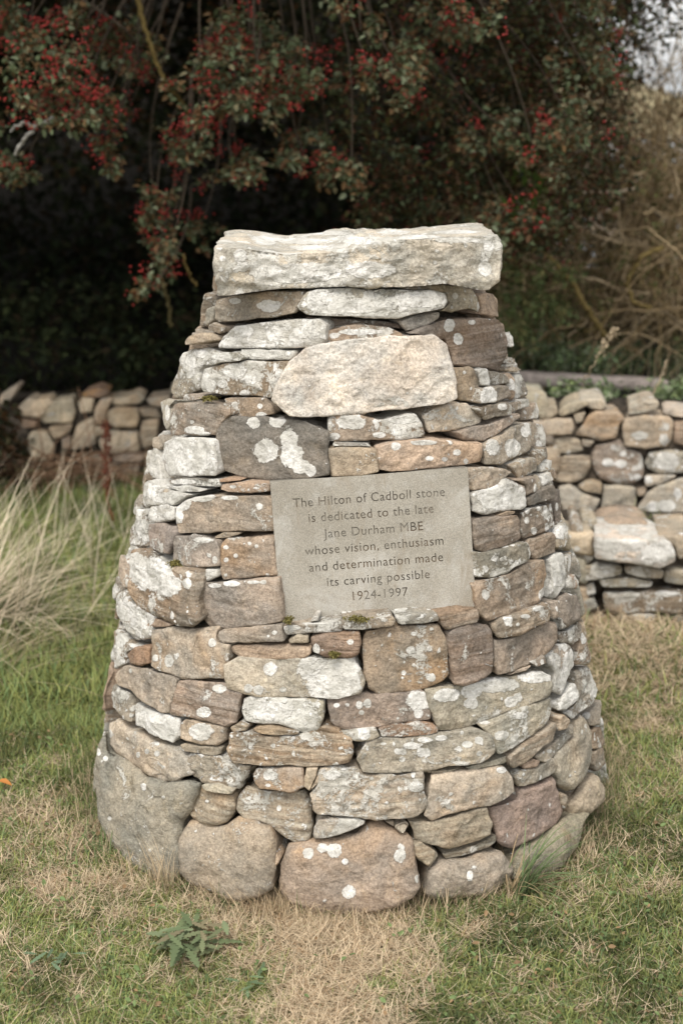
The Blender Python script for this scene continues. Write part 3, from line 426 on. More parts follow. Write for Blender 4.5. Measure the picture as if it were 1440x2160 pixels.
RIGHT_WALL = [
S('W','t',.1,[(60,140),(200,135),(210,200),(150,235),(60,240)]),S('W','t',.1,[(210,190),(260,130),(360,90),(480,100),(330,190),(230,225)]),S('W','q',.15,[(360,90),(560,80),(600,130),(560,165),(480,160),(400,120)],depth=.2),
S('W','t',.1,[(330,200),(430,180),(400,260),(350,280)]),S('W','t',.1,[(90,240),(320,235),(340,300),(320,360),(110,370)]),S('W','t',.15,[(350,370),(430,240),(500,180),(680,180),(740,230),(690,290),(660,390),(560,410),(430,380)],och=.5),
S('W','t',.3,[(710,300),(740,230),(900,205),(1080,220),(1120,260),(1110,400),(1060,460),(900,475),(740,460),(720,380)],[(850,370,80,45),(1060,300,30,40),(1040,400,50,60)]),S('W','q',.2,[(760,150),(900,100),(1000,100),(1000,155),(860,200),(760,200)],och=.8,depth=.2),
S('W','p',.2,[(1120,260),(1192,250),(1300,260),(1300,480),(1115,430)]),S('W','q',.2,[(1020,190),(1080,165),(1260,180),(1260,230),(1100,215)]),S('W','t',.2,[(120,390),(290,375),(380,400),(420,480),(300,515),(130,500)],och=.8),
S('W','g',.1,[(390,400),(500,410),(460,460),(400,450)]),S('W','p',.25,[(470,540),(500,440),(690,405),(740,470),(860,500),(885,590),(880,700),(800,750),(700,770),(540,710),(490,640)],[(600,580,60,40),(700,590,60,40),(720,510,35,30),(830,695,35,35),(640,460,30,25)],tint2=(.36,.29,.235)),
S('W','e',.5,[(885,590),(930,500),(1060,480),(1250,500),(1250,660),(1000,670),(910,630)],[(1060,570,120,90)]),S('W','t',.1,[(110,540),(250,525),(470,525),(465,620),(420,710),(300,740),(180,730)]),
S('W','e',.3,[(890,690),(1000,675),(1150,685),(1000,760),(890,770)],[(920,715,40,40)]),S('W','t',.1,[(360,770),(430,725),(560,740),(550,830),(420,810)]),S('W','t',.05,[(570,760),(690,760),(820,780),(830,920),(790,1025),(640,1020),(545,960)],tint2=(.34,.3,.235)),
S('W','e',.1,[(210,770),(300,755),(400,820),(545,870),(490,1000),(380,1005),(240,960)]),S('W','t',.2,[(820,790),(915,785),(880,845),(830,840)]),S('W','e',.4,[(830,960),(900,830),(1000,760),(1192,700),(1300,750),(1300,1050),(1000,1080),(860,1020)],[(960,930,60,60),(1060,920,90,60),(1150,820,40,50),(1000,1010,120,30)],rnd=.04),
S('W','p',.1,[(240,940),(300,910),(340,990),(250,1010)])]
LEDGE = [
S('W','g',.4,[(300,1050),(340,1010),(400,1060),(400,1130),(320,1170)]),S('W','p',.1,[(480,1130),(540,1070),(700,1040),(900,1050),(980,1120),(700,1160)],prot=-.12,depth=.2),S('W','e',.3,[(380,1120),(400,1020),(520,1030),(520,1080),(480,1140)],prot=-.12),
S('W','w',.6,[(490,1170),(700,1180),(1000,1180),(1090,1210),(1140,1290),(1130,1360),(1000,1410),(780,1380),(500,1340)],[(700,1230,260,70),(1000,1290,160,100)],rnd=.04,depth=.25,prot=.05),
S('W','g',.7,[(310,1290),(380,1250),(490,1270),(490,1330),(420,1390),(330,1400)],[(440,1310,40,40)]),S('W','t',.3,[(980,1150),(1300,1150),(1300,1320),(1150,1340),(1120,1230)],depth=.25),S('W','e',.7,[(350,1440),(420,1390),(600,1380),(720,1400),(720,1460),(560,1490),(370,1520)]),
S('W','g',.5,[(730,1400),(860,1390),(1040,1430),(1030,1490),(900,1490),(740,1450)]),S('W','s',.5,[(370,1560),(490,1520),(510,1610),(380,1640)]),S('W','e',.5,[(530,1500),(800,1490),(960,1520),(940,1560),(560,1560)]),
S('W','b',.4,[(560,1610),(900,1600),(1300,1600),(1300,1770),(900,1760),(570,1770)],[(1050,1610,120,30)]),S('W','s',.5,[(400,1660),(500,1650),(520,1720),(400,1770)]),S('W','s',.6,[(700,1790),(900,1765),(1030,1780),(1030,1840),(800,1855),(710,1840)],och=.5),
S('W','s',.5,[(1045,1790),(1300,1770),(1300,1830),(1050,1835)]),S('W','b',.3,[(400,1790),(540,1780),(650,1810),(640,1850),(400,1870)],[(600,1830,60,25)]),S('W','e',.4,[(1040,1430),(1300,1420),(1300,1560),(1040,1520)]),
S('W','b',.1,[(410,1890),(700,1875),(1000,1870),(1300,1860),(1300,1950),(900,1960),(430,2020)])]
LEFT_WALL = [
S('L','y',.05,[(100,1640),(180,1570),(240,1600),(230,1690),(150,1690)]),S('L','y',.05,[(180,1600),(300,1575),(330,1600),(250,1700),(190,1700)]),S('L','y',.05,[(245,1690),(300,1600),(450,1575),(470,1660),(440,1730),(260,1730)]),S('L','y',.05,[(480,1600),(520,1570),(580,1580),(570,1660),(500,1670)]),
S('L','o',.0,[(500,1550),(600,1510),(680,1540),(640,1570),(520,1570)],och=1.),S('L','y',.05,[(580,1650),(620,1580),(700,1570),(660,1650),(650,1740),(580,1740)],och=.6),S('L','y',.05,[(660,1580),(780,1570),(850,1540),(900,1570),(860,1610),(700,1620)],och=.4),S('L','y',.05,[(665,1660),(720,1630),(850,1640),(860,1700),(840,1760),(700,1760),(665,1720)],och=.4),
S('L','t',.05,[(850,1640),(960,1640),(1000,1700),(880,1690)]),S('L','t',.05,[(900,1580),(1050,1560),(1050,1640),(920,1620)],och=.6),S('L','y',.05,[(430,1850),(480,1740),(570,1690),(590,1800),(590,1870),(440,1895)]),S('L','y',.05,[(600,1830),(680,1770),(850,1780),(860,1900),(640,1920)]),
S('L','y',.05,[(870,1720),(980,1700),(960,1860),(880,1890),(860,1800)]),S('L','y',.05,[(160,1870),(190,1780),(290,1780),(340,1880),(320,1960),(220,1970)],och=.4),S('L','y',.05,[(300,1760),(450,1740),(430,1790),(330,1830)]),S('L','p',.05,[(690,1930),(880,1920),(880,1970),(700,1970)]),
S('L','p',.05,[(660,1990),(860,1975),(860,2060),(670,2060)]),S('L','t',.05,[(500,1950),(620,1930),(660,2000),(640,2070),(560,2060)]),S('L','y',.05,[(580,1750),(650,1750),(640,1800),(590,1820)]),S('L','t',.05,[(0,1560),(100,1495),(120,1510),(60,1600),(0,1620)],depth=.15),
S('L','o',.05,[(120,1710),(230,1720),(220,1760),(140,1760)]),S('L','p',.05,[(380,1830),(430,1810),(430,1880),(390,1890)]),S('L','y',.05,[(880,1920),(1000,1880),(1040,1980),(900,1990)]),S('L','y',.05,[(880,2000),(1040,1990),(1040,2070),(890,2070)])]
PLAQUE_PX = [(571, 1017), (987, 986), (1002, 1279), (592, 1314)]
# ------------------------------------------------------------------ building one stone
_zz = np.array([1.62, 1.45, 1.345, 1.24, 1.10, 1.0, .93, .81, .70, .585, .416, .27, .07, -.1])
_rr = np.array([.30, .30, .305, .318, .36, .395, .425, .475, .508, .54, .578, .60, .632, .65])
def rad(z): return np.interp(z, _zz[::-1], _rr[::-1])
def cairn_plane(px, py, prot, halfw):
    d = ray(px, py); t = np.arange(1.6, 4.2, .002); P = CAMP + d*t[:, None]
    e = np.hypot(P[:, 0]-AX, P[:, 1]-AY) - rad(P[:, 2]); k = np.argmax(e < 0) if (e < 0).any() else np.argmin(e)
    s = P[k]; h = np.array([s[0]-AX, s[1]-AY, 0]); h /= np.linalg.norm(h)
    n = h*math.cos(R(11)) + np.array([0, 0, math.sin(R(11))])
    v = CAMP - s; v /= np.linalg.norm(v)
    for _ in range(40):
        if n @ v > .45: break
        n = n + v*.04; n /= np.linalg.norm(n)
    return s + h*(prot - halfw**2/(2*rad(s[2]))*.45), n, -h
def frame(n):
    u = np.cross([0, 0, 1.], n); u = -u if u[0] < 0 and abs(n[1]) > .2 and n[1] < 0 else u; u /= np.linalg.norm(u)
    return u, np.cross(n, u)*(1 if np.cross(n, u)[2] > 0 else -1)
def stone_mesh(O, n, inn, poly, tint, lich, bed=None, och=0., rnd=.0045, depth=.12, rough=1., ds=.0046, tall=0, spotf=None, cap=False, base=0, rg=None, flat=False, **_):
    rg = rg or rng; bed = (0. if base or cap else rg.choice([0, .15, .35, .7])) if bed is None else bed; u, v = frame(n); poly = np.asarray(poly, float)
    if np.sum(poly[:, 0]*np.roll(poly[:, 1], -1) - np.roll(poly[:, 0], -1)*poly[:, 1]) < 0: poly = poly[::-1]
    per = np.linalg.norm(np.roll(poly, -1, 0)-poly, axis=1)
    p = []                                             # subdivide the edges, then cut the corners
    for a, b, l in zip(poly, np.roll(poly, -1, 0), per):
        m = max(1, int(l/(ds*1.15))); p += [a+(b-a)*i/m for i in range(m)]
    p = np.array(p)
    for _i in range(2 if rnd > .02 else 1):
        q = np.roll(p, -1, 0); p = np.stack([p*.75+q*.25, p*.25+q*.75], 1).reshape(-1, 2)
    l = np.r_[0, np.cumsum(np.linalg.norm(np.roll(p, -1, 0)-p, axis=1))]; M = max(24, int(l[-1]/ds))
    s = np.linspace(0, l[-1], M, endpoint=False); pc = np.vstack([p, p[:1]])
    B = np.c_[np.interp(s, l, pc[:, 0]), np.interp(s, l, pc[:, 1])]
    tg = np.roll(B, -1, 0)-np.roll(B, 1, 0); tg /= np.linalg.norm(tg, axis=1)[:, None]+1e-9; B = B + np.c_[tg[:, 1], -tg[:, 0]]*(-.0006 if ds < .006 else .0)
    x, y = B.T; x1, y1 = np.roll(B, -1, 0).T; cr = x*y1-x1*y; A = cr.sum()/2
    c = np.array([((x+x1)*cr).sum(), ((y+y1)*cr).sum()])/(6*A); size = math.sqrt(abs(A))
    rm = np.linalg.norm(B-c, axis=1).max(); K = max(5, int(rm/ds))
    ks = np.r_[1, 1-.0011/rm, 1-.0032/rm, np.linspace(1, 0, K+1)[1:-1]] if ds < .012 else np.linspace(1, 0, K+1)[:-1]; K = len(ks)
    F = c + (B-c)[None]*ks[:, None, None]              # K rings, the outline first
    Fl = F.reshape(-1, 2); st = max(1, M//90)
    d = np.sqrt(((Fl[:, None]-B[None, ::st])**2).sum(-1)).min(1); d[:M] = 0; 
    dm = d.max()+1e-6; r = min(rnd*(.3 if rnd > .02 else 1.), .35*dm)
    nn = np.where(d < r, -(r-np.sqrt(np.maximum(r*r-(r-np.minimum(d, r))**2, 0))), 0) + r*.85
    pass
    w = Fl - c; so = rg.uniform(0, 50, 3)
    pass
    dome = None                                        # a face hewn into a few flat planes
    for _i in range(6 if size > .07 else 3):
        q0 = Fl[rg.integers(0, len(Fl))] - c; q0 = q0*.75; kk = rg.uniform(.03, .12)/size*(3. if base else 1)
        pl = -kk*(q0 @ q0) + (w-q0) @ (-2*kk*q0 + rg.normal(0, .07, 2)) + rg.normal(0, .010)*size
        dome = pl if dome is None else np.minimum(dome, pl)
    if base: nn = nn + .013*(1-(1-d/dm)**2.2)
    nn = nn + np.maximum(dome, -(.15 if base else .09)*size)*.8
    for _i in range(3):                                # broken corners
        th = rg.uniform(0, 2*math.pi); dr = np.array([math.cos(th), math.sin(th)]); ex = ((B-c) @ dr).max()
        cut = ex - rg.uniform(.03, .15)*size; sl = rg.uniform(.2, .8)
        nn = nn - np.minimum(np.maximum(0, (w @ dr) - cut)*sl, .010)
    top = O + Fl[:, :1]*u + Fl[:, 1:]*v + nn[:, None]*n
    nd = np.tile(n, (len(Fl), 1)); out2 = (B-c)/np.linalg.norm(B-c, axis=1)[:, None]
    od = out2[:, :1]*u + out2[:, 1:]*v
    e = np.exp(-d/(r+1e-6)*1.5)[:, None]; nd = nd*(1-.6*e) + np.tile(od, (K, 1))*e*.6
    ts = np.linspace(0, 1, 45 if cap else 10)[1:]**(1 if cap else 1.4); ts = np.r_[.0012/depth, .004/depth, ts]; J = len(ts)
    sides = []
    for t in ts:
        sc = 1 - (.17 if not cap else .02)*t**(.7 if not cap else 1.5)
        b2 = c + (B-c)*sc; sides.append(O + b2[:, :1]*u + b2[:, 1:]*v + nn[:M, None]*n*(1-t) + inn*depth*t)
    V = np.concatenate([top, np.concatenate(sides), [top[-M:].mean(0)], [sides[-1].mean(0)]])
    nd = np.concatenate([nd, np.tile(od, (J, 1)), [n], [inn]])
    Q = V + so; fq = 1/(.5*size)
    wp = np.stack([perlin(Q*fq+k*9.7) for k in range(3)], -1)*min(.003, .018*size)*rough
    hgt = fbm(Q*34, 4)*.0028*rough + (np.abs(perlin(Q*15+5))-.3)*-.0075*min(1, size/.1)*rough + fbm(Q*11, 2)*min(.0045, .025*size)*rough
    if bed: hgt = hgt + bed*perlin(Q*np.array([5, 5, 110.]))*.0022
    if tall: hgt = hgt + (np.round(fbm(Q*6.5+3, 2)*2.2)/2.2)*.006
    if cap:
        upf = np.maximum(nd[:, 2], 0); g = fbm(Q*np.array([6, 9, 4.]), 4)
        hgt = hgt*1.2 + upf*((np.round(g*4)/4)*.014 + .004*np.abs(perlin(Q*26)))
        tt = np.concatenate([np.zeros(len(top)), np.repeat(ts, M), [0, 1]])
    hgt = hgt + (np.abs(perlin(Q*48+11))-.3)*-.0028*rough
    if cap: V[:, 2] += np.clip(upf*1.6, 0, 1)*(1.352-V[:, 2])*sstep(.03, .6, tt)*.9
    V = V + wp + nd*hgt[:, None]
    nr = K+J; idx = np.arange(M); nx = (idx+1) % M
    order = [k*M for k in range(K-1, -1, -1)] + [K*M+j*M for j in range(J)]
    Ls = []
    for a, b in zip(order[:-1], order[1:]): Ls.append(np.stack([a+idx, b+idx, b+nx, a+nx], -1))
    qd = np.concatenate(Ls).reshape(-1); i0 = order[0]; i1 = order[-1]
    f0 = np.stack([np.full(M, nr*M), i0+idx, i0+nx], -1).ravel(); f1 = np.stack([np.full(M, nr*M+1), i1+nx, i1+idx], -1).ravel()
    L = np.concatenate([qd, f0, f1]); T = np.r_[np.full(len(qd)//4, 4), np.full(2*M, 3)]
    sp = spotf(V) if spotf else np.zeros(len(V))
    tc = np.array(tint)*(1+rg.normal(0, .055)+rg.normal(0, .015, 3)*(size < .2)); tc = (tc*.62 + tc.mean()*.38)*np.array([1.0, .985, .945])*(.93 if base else 1)
    at = dict(tint=np.tile(np.r_[tc, lich], (len(V), 1)), aux=np.tile([bed, och, rg.random()], (len(V), 1)), spots=sp)
    return V, L, T, at, O + c[0]*u + c[1]*v, size
def traced(e, plane=None, **kw):
    x0, y0, sc = REG[e['reg']]; pts = np.array(e['pts'], float); px = x0+pts[:, 0]/sc; py = y0+pts[:, 1]/sc
    sh = lambda a: abs(np.sum(px*np.roll(py, -1)-np.roll(px, -1)*py))/2
    area = sh(0); cx, cy = px.mean(), py.mean(); prot = e.get('prot', rng.uniform(-.009, .009))
    if plane is None: O, n, inn = cairn_plane(cx, cy, prot, (px.max()-px.min())/2*3.0/FPX)
    else: O, n, inn = plane(cx, cy, prot)
    d = ray(px, py); P = CAMP + d*(((O-CAMP) @ n)/(d @ n))[:, None]
    u, v = frame(n); poly = np.c_[(P-O) @ u, (P-O) @ v]
    sp = np.array([(x0+a/sc, y0+b/sc, (r1)/sc, (r2)/sc) for a, b, r1, r2 in e['spots']]) if len(e['spots']) else None
    def spotf(V):
        if sp is None: return np.zeros(len(V))
        X, Y = pix(V); q = np.sqrt(((X[:, None]-sp[:, 0])/sp[:, 2])**2 + ((Y[:, None]-sp[:, 1])/sp[:, 3])**2)
        return np.clip(1-q, -1, 1).max(1)*1.0 + .12
    tint = e.get('tint2') or TINT[e['tint']]
    k = {a: b for a, b in e.items() if a in ('bed', 'och', 'rnd', 'depth', 'rough', 'tall', 'base')}
    k.update(kw); return stone_mesh(O, n, inn, poly, tint, e['lich'], spotf=spotf, **k) + (area,)

# ------------------------------------------------------------------ the cairn
CAIRN = empty('memorial_cairn', (AX, AY, 0), 'round tapering dry stone cairn of lichened stones holding an engraved plaque', 'cairn')
built = []
for e in STONES: built.append((e, traced(e)))
rank = sorted([b for b in built if not b[0].get('base')], key=lambda b: -b[1][6])
keep = {id(b) for b in rank[:92]}; loose = MB()
for b in built:
    e, (V, L, T, at, org, size, area) = b
    if e.get('base') or id(b) in keep:
        o = mk('base_boulder' if e.get('base') else 'stone', V, L, T, M_STONE, CAIRN, at, origin=org)
        if e.get('label'): o['label'] = e['label']
    else: loose.add(V, L, T, **at)
capn = np.array([.0, -1, .10]); capn /= np.linalg.norm(capn)
V, L, T, at, org, size, area = traced(CAP, plane=lambda x, y, p: (at_y(745, 560, 2.93), capn, np.array([0, 1., 0])), cap=True, depth=.35, rnd=.022, rough=1.3)
mk('capstone', V, L, T, M_STONE, CAIRN, at, origin=org)['label'] = 'broad flat capstone with white crusted top'
# the sides and back, which the photograph does not show: courses of smaller stones
z = .0
r2 = np.random.default_rng(11)
while z < 1.24:
    h = r2.uniform(.07, .13)*(1.35 if z < .15 else 1); a = R(84)
    while a < R(276):
        Rz = float(rad(z+h/2)); wdt = r2.uniform(.10, .24)*(1.3 if z < .15 else 1); da = wdt/Rz; am = a+da/2
        if R(87) < am < R(273):
            hv = np.array([math.sin(am), -math.cos(am), 0]); O = np.array([AX, AY, z+h/2]) + hv*(Rz+r2.uniform(-.018, .0))
            w2, h2 = wdt/2-.004, h/2-.004; j = lambda: r2.uniform(-.008, .008)
            poly = [(-w2+j(), -h2+j()), (j(), -h2+j()), (w2+j(), -h2+j()), (w2+j(), j()), (w2+j(), h2+j()), (j(), h2+j()), (-w2+j(), h2+j()), (-w2+j(), j())]
            V, L, T, at, *_r = stone_mesh(O, hv*.98+np.array([0, 0, .2]), -hv, poly, TINT[r2.choice(list('ggbetsp'))], r2.uniform(.1, .9), ds=.010, rg=r2)
            loose.add(V, L, T, **at)
        a += da
    z += h
tag(loose.build('small_stones', M_STONE, CAIRN), kind='stuff')
def lathe(prof, seg=48, amp=.01):
    th = np.linspace(0, 2*math.pi, seg, endpoint=False); V = []
    for r_, z_ in prof: V.append(np.c_[AX+r_*np.sin(th), AY-r_*np.cos(th), np.full(seg, z_)])
    V = np.concatenate(V); n = len(prof); idx = np.arange(seg); nx = (idx+1) % seg
    q = np.concatenate([np.stack([k*seg+idx, k*seg+nx, (k+1)*seg+nx, (k+1)*seg+idx], -1) for k in range(n-1)])
    V = V + perlin(V*20)[:, None]*amp*np.array([1, 1, 0])
    return V, np.r_[q.ravel(), np.arange(seg)[::-1], (n-1)*seg+idx], [4]*len(q)+[seg, seg]
mk('rubble_core', *lathe([(float(rad(zz))-.075, zz) for zz in np.linspace(-.05, 1.25, 27)]), M_CORE, CAIRN)

# the plaque: a real slab with the letters cut into its face
def plaque():
    O, n, inn = cairn_plane(788, 1149, -.034, .0)
    d = ray(*np.array(PLAQUE_PX, float).T); P = CAMP + d*(((O-CAMP) @ n)/(d @ n))[:, None]
    e1 = (P[1]-P[0]) + (P[2]-P[3]); e1 /= np.linalg.norm(e1)
    W = ((P[1]-P[0]) @ e1 + (P[2]-P[3]) @ e1)/2; e2 = np.cross(n, e1); e2 = e2 if e2[2] > 0 else -e2
    H = ((P[0]-P[3]) @ e2 + (P[1]-P[2]) @ e2)/2; c = P.mean(0)
    e3 = np.cross(e1, e2)
    lines = [('The Hilton of Cadboll stone', .77, .3400), ('is dedicated to the late', .635, .2265), ('Jane Durham MBE', .507, .1080), ('whose vision, enthusiasm', .706, -.006),
             ('and determination made', .684, -.124), ('its carving possible', .525, -.2385), ('1924-1997', .282, -.353)]
    cap_h = .066*H/.29*.29
    polys = []; dg = bpy.context.evaluated_depsgraph_get()
    for txt, wf, yf in lines:
        fc = bpy.data.curves.new('lettering', 'FONT'); fc.body = txt; fc.align_x = 'CENTER'; fc.size = 1; fc.offset = .03; fc.resolution_u = 3; fc.space_character = 1.08
        fo = bpy.data.objects.new('lettering', fc); COL.objects.link(fo); bpy.context.view_layer.update()
        cu = fo.to_curve(bpy.context.evaluated_depsgraph_get()); pl = []
        for sp in cu.splines:
            if sp.type == 'BEZIER':
                b = sp.bezier_points; q = []
                for i in range(len(b)):
                    p0, p1 = b[i], b[(i+1) % len(b)]; a0, a1, a2, a3 = [np.array(x)[:2] for x in (p0.co, p0.handle_right, p1.handle_left, p1.co)]
                    st = abs(np.cross(a3-a0, a1-a0)) + abs(np.cross(a3-a0, a2-a0)) < 1e-6
                    for t in ([0] if st else (0, .25, .5, .75)): q.append((1-t)**3*a0+3*(1-t)**2*t*a1+3*(1-t)*t*t*a2+t**3*a3)
                pl.append(np.array(q))
            else: pl.append(np.array([p.co[:2] for p in sp.points]))
        fo.to_curve_clear(); bpy.data.objects.remove(fo); bpy.data.curves.remove(fc)
        al = np.concatenate(pl); xs = wf*W/(al[:, 0].max()-al[:, 0].min()); ys = .062*H/.29*1.0/.72*.29/.2905
        ys = (.0645*H)/.70; mx = (al[:, 0].max()+al[:, 0].min())/2; dx = {0: -.01, 1: -.005, 2: 0, 3: 0, 4: .004, 5: .010, 6: .014}[len(polys_done)]
        polys_done.append(1)
        for q in pl: polys.append(np.c_[(q[:, 0]-mx)*xs+dx*W, q[:, 1]*ys + yf*H - .03*H])
    bpy.context.view_layer.update()
    def inside(pt):
        r = False
        for q in polys:
            if q[:, 0].min() > pt[0] or q[:, 0].max() < pt[0]: continue
            x, y = q.T; xj, yj = np.roll(x, 1), np.roll(y, 1)
            k_ = ((y > pt[1]) != (yj > pt[1])); xi = (xj-x)*(pt[1]-y)/np.where(yj == y, 1e-12, yj-y)+x
            if (k_ & (pt[0] < xi)).sum() % 2: r = not r
        return r
    h, k = W/2, H/2; rect = np.array([(-h, -k), (h, -k), (h, k), (-h, k)])
    to3 = lambda V, z: c + V[:, :1]*e1 + V[:, 1:2]*e2 + z*e3
    from mathutils.geometry import delaunay_2d_cdt
    clean = [q[np.linalg.norm(q-np.roll(q, 1, 0), axis=1) > 2e-5] for q in polys]
    vs, ed = [], []
    for q in [rect]+clean:
        n0 = len(vs); vs += [Vector(p*100) for p in q]; ed += [(n0+i, n0+(i+1) % len(q)) for i in range(len(q))]
    ov, oe, of, *_r = delaunay_2d_cdt(vs, ed, [], 1, 1e-5)
    V = np.array([p[:] for p in ov])/100; ins = [inside(V[list(f)].mean(0)) for f in of]
    Fa = [list(f) for f, s in zip(of, ins) if not s]; Fb = [list(f) for f, s in zip(of, ins) if s]
    mb = MB(); mb.add(to3(V, .0), [i for f in Fa for i in f], [len(f) for f in Fa])
    for q in polys:                                    # the cut walls of the letters
        m = len(q); i = np.arange(m); j = (i+1) % m
        mb.add(np.concatenate([to3(q, 0.), to3(q, -.0022)]), np.stack([i, j, j+m, i+m], -1).ravel(), [4]*m)
    b = [to3(rect, 0.), to3(rect, -.05)]; i = np.arange(4); j = (i+1) % 4
    mb.add(np.concatenate(b), np.r_[np.stack([i, i+4, j+4, j], -1).ravel(), [7, 6, 5, 4]], [4]*5)
    po = mb.build('plaque', M_PLAQUE, CAIRN, origin=c, smooth=False)
    po['label'] = 'smooth grey engraved dedication slab'
    mk('lettering', to3(V, -.0016), [i for f in Fb for i in f], [len(f) for f in Fb], M_LETTER, po, None, False, origin=c)
polys_done = []
plaque()
# ------------------------------------------------------------------ ground
def wall_y(x): return np.interp(x, [-3, -.8, .35, .8, 3], [6.15, 6.1, 4.95, 4.78, 4.7])
def height(x, y):
    P = np.stack([x, y, np.zeros_like(x)], -1)
    z = .012*perlin(P*2.2) + .02*perlin(P*.7)*sstep(.5, 3, np.hypot(x-AX, y-AY))
    z = z - .012*sstep(.75, .5, np.hypot(x-AX, y-AY))
    bank = sstep(.12, .4, y-wall_y(x)); z = z + bank*np.where(x < 0, .14, .40)
    z = z + .05*np.exp(-(((x-.95)/.35)**2+((y-4.0)/.3)**2))
    ratio = x/np.maximum(y, 1); hill = sstep(9.8, 15, y)*sstep(.165, .08, ratio)
    z = z + hill*6.5 + sstep(9, 13, y)*.5*perlin(P*.9)*hill
    return z - sstep(10.3, 13.5, y)*(1-hill)*2.6
xs = np.unique(np.r_[np.linspace(-300, -12, 12), np.linspace(-12, -3, 30), np.linspace(-3, 3, 151), np.linspace(3, 12, 30), np.linspace(12, 300, 12)])
ys = np.unique(np.r_[np.linspace(-300, -6, 12), np.linspace(-6, 1.5, 20), np.linspace(1.5, 7.5, 151), np.linspace(7.5, 32, 70), np.linspace(32, 400, 12)])
X, Y = np.meshgrid(xs, ys); Z = height(X, Y); nx_, ny_ = len(xs), len(ys)
i = (np.arange(ny_-1)[:, None]*nx_ + np.arange(nx_-1)[None]).ravel()
def m_ground():
    t = NT('turf_soil'); p = t.n('TexCoord').outputs['Object']
    f = t.noise(p, 3, 5, .65); g = t.noise(p, 40, 4, .7); h = t.noise(p, 160, 3, .7)
    c = t.mix(t.rmp(f, .4, .62), (.31, .245, .155), (.19, .19, .08)); c = t.mix(t.rmp(g, .45, .7), c, (.44, .34, .22))
    c = t.mix(t.attr('shaded_litter').outputs['Fac'], c, (.013, .011, .008))  # leaf litter coloured near black to paint the shade under the trees
    c = t.mix(1., c, t.mix(t.rmp(h, .3, .7), (.5,)*3, (1.3,)*3), 'MULTIPLY')
    return t.out(c, .95, t.math('ADD', g, t.math('MULTIPLY', h, .5)), 1., .02)
tag(mk('ground', np.stack([X, Y, Z], -1).reshape(-1, 3), np.stack([i, i+1, i+1+nx_, i+nx_], -1).ravel(), [4]*len(i), m_ground(), None, {'shaded_litter': (sstep(.0, .5, Y-wall_y(X))*sstep(.34, .2, X/np.maximum(Y, 1))*sstep(40, 25, Y)).ravel()}), kind='structure')
t = NT('grey_sea'); t.b.inputs['Specular IOR Level'].default_value = .5
t.out((.10, .13, .15), .25, t.noise(t.n('TexCoord').outputs['Object'], .6, 4), .3, .3)
tag(mk('sea', [(-3000, 18, -1.2), (3000, 18, -1.2), (3000, 4500, -1.2), (-3000, 4500, -1.2)], [0, 1, 2, 3], [4], t.m), kind='structure')
gz = lambda P: height(np.asarray(P)[..., 0], np.asarray(P)[..., 1])

# ------------------------------------------------------------------ dry stone walls
def wall(name, label, entries, Y0, nrm, off, fill, cores, ds=.011):
    n = np.array(nrm, float); n /= np.linalg.norm(n); h = np.array([n[0], n[1], 0]); h /= np.linalg.norm(h)
    base = np.array([off, Y0, 0.]); W_ = empty(name, base, label, 'wall')
    rg = np.random.default_rng(int(Y0*100))
    def plane(x, y, prot):
        d = ray(x, y); return CAMP + d*((((base+h*(prot))-CAMP) @ n)/(d @ n)), n, -h
    for e in entries:
        if 'prot' not in e: e['prot'] = rg.uniform(-.015, .015)
        V, L, T, at, org, size, area = traced(e, plane=plane, ds=ds, **({} if 'rnd' in e else {'rnd': .010}), **({} if 'depth' in e else {'depth': .16}))
        mk('stone', V, L, T, M_STONE, W_, at, origin=org)
    u, v = frame(n); mb = MB()
    for (s0, s1, z0, z1) in fill:                      # the stretches hidden behind the cairn or beyond the frame
        z = z0
        while z < z1-.03:
            hh = min(rg.uniform(.09, .16), z1-z+.02); s = s0
            while s < s1-.05:
                w = min(rg.uniform(.12, .26), s1-s); O = base + u*(s+w/2) + v*(z+hh/2)+h*rg.uniform(-.015, .015); a, b = w/2-.006, hh/2-.006; j = lambda: rg.uniform(-.014, .014)
                V, L, T, at, *_r = stone_mesh(O, n, -h, [(-a+j(), -b+j()), (j(), -b+j()), (a+j(), -b+j()), (a+j(), j()), (a+j(), b+j()), (j(), b+j()), (-a+j(), b+j()), (-a+j(), j())], TINT[rg.choice(list('ttgeb'))], rg.uniform(0, .35), rnd=.012, ds=.014, rg=rg, depth=.16)
                mb.add(V, L, T, **at); s += w
            z += hh
    if fill: tag(mb.build('stone', M_STONE, W_), kind='stuff')
    cb = MB()
    for (s0, s1, z1, dep) in cores:
        a = base - h*.07 + u*s0; b_ = base - h*.07 + u*s1; zz = np.array([0, 0, 1.])
        q = np.array([a-zz*.1, b_-zz*.1, b_+zz*z1, a+zz*z1, a-zz*.1-h*dep, b_-zz*.1-h*dep, b_+zz*z1-h*dep, a+zz*z1-h*dep])
        cb.add(q, [0, 1, 2, 3, 3, 2, 6, 7, 1, 5, 6, 2, 4, 0, 3, 7, 5, 4, 7, 6], [4]*5)
    cb.build('infill', M_CORE, W_, smooth=False)
    return W_
wall('dry_stone_wall', 'dry stone wall of rounded tan boulders in shade beneath the dark tree', LEFT_WALL, 6.1, (0, -1, .12), -1.0, [(-1.3, -.62, 0, .36), (.25, 1.2, 0, .4)], [(-1.3, -.6, .22, .3), (-.6, 1.2, .3, .3)])
wall('dry_stone_wall', 'light dry stone wall of angular lichened blocks behind the stone ledge', RIGHT_WALL, 4.78, (-.12, -1, .10), .9, [(-.55, -.14, .02, .62), (.36, 1.2, .02, .62)], [(-.55, 1.2, .55, .35)], ds=.0085)
wall('stone_ledge', 'low flat stone ledge with a rounded pale capstone in front of wall', LEDGE, 4.25, (-.08, -1, .05), .95, [(-.5, -.15, .0, .3), (.22, 1.0, .0, .3)], [(-.5, 1.0, .25, .40)], ds=.0085)

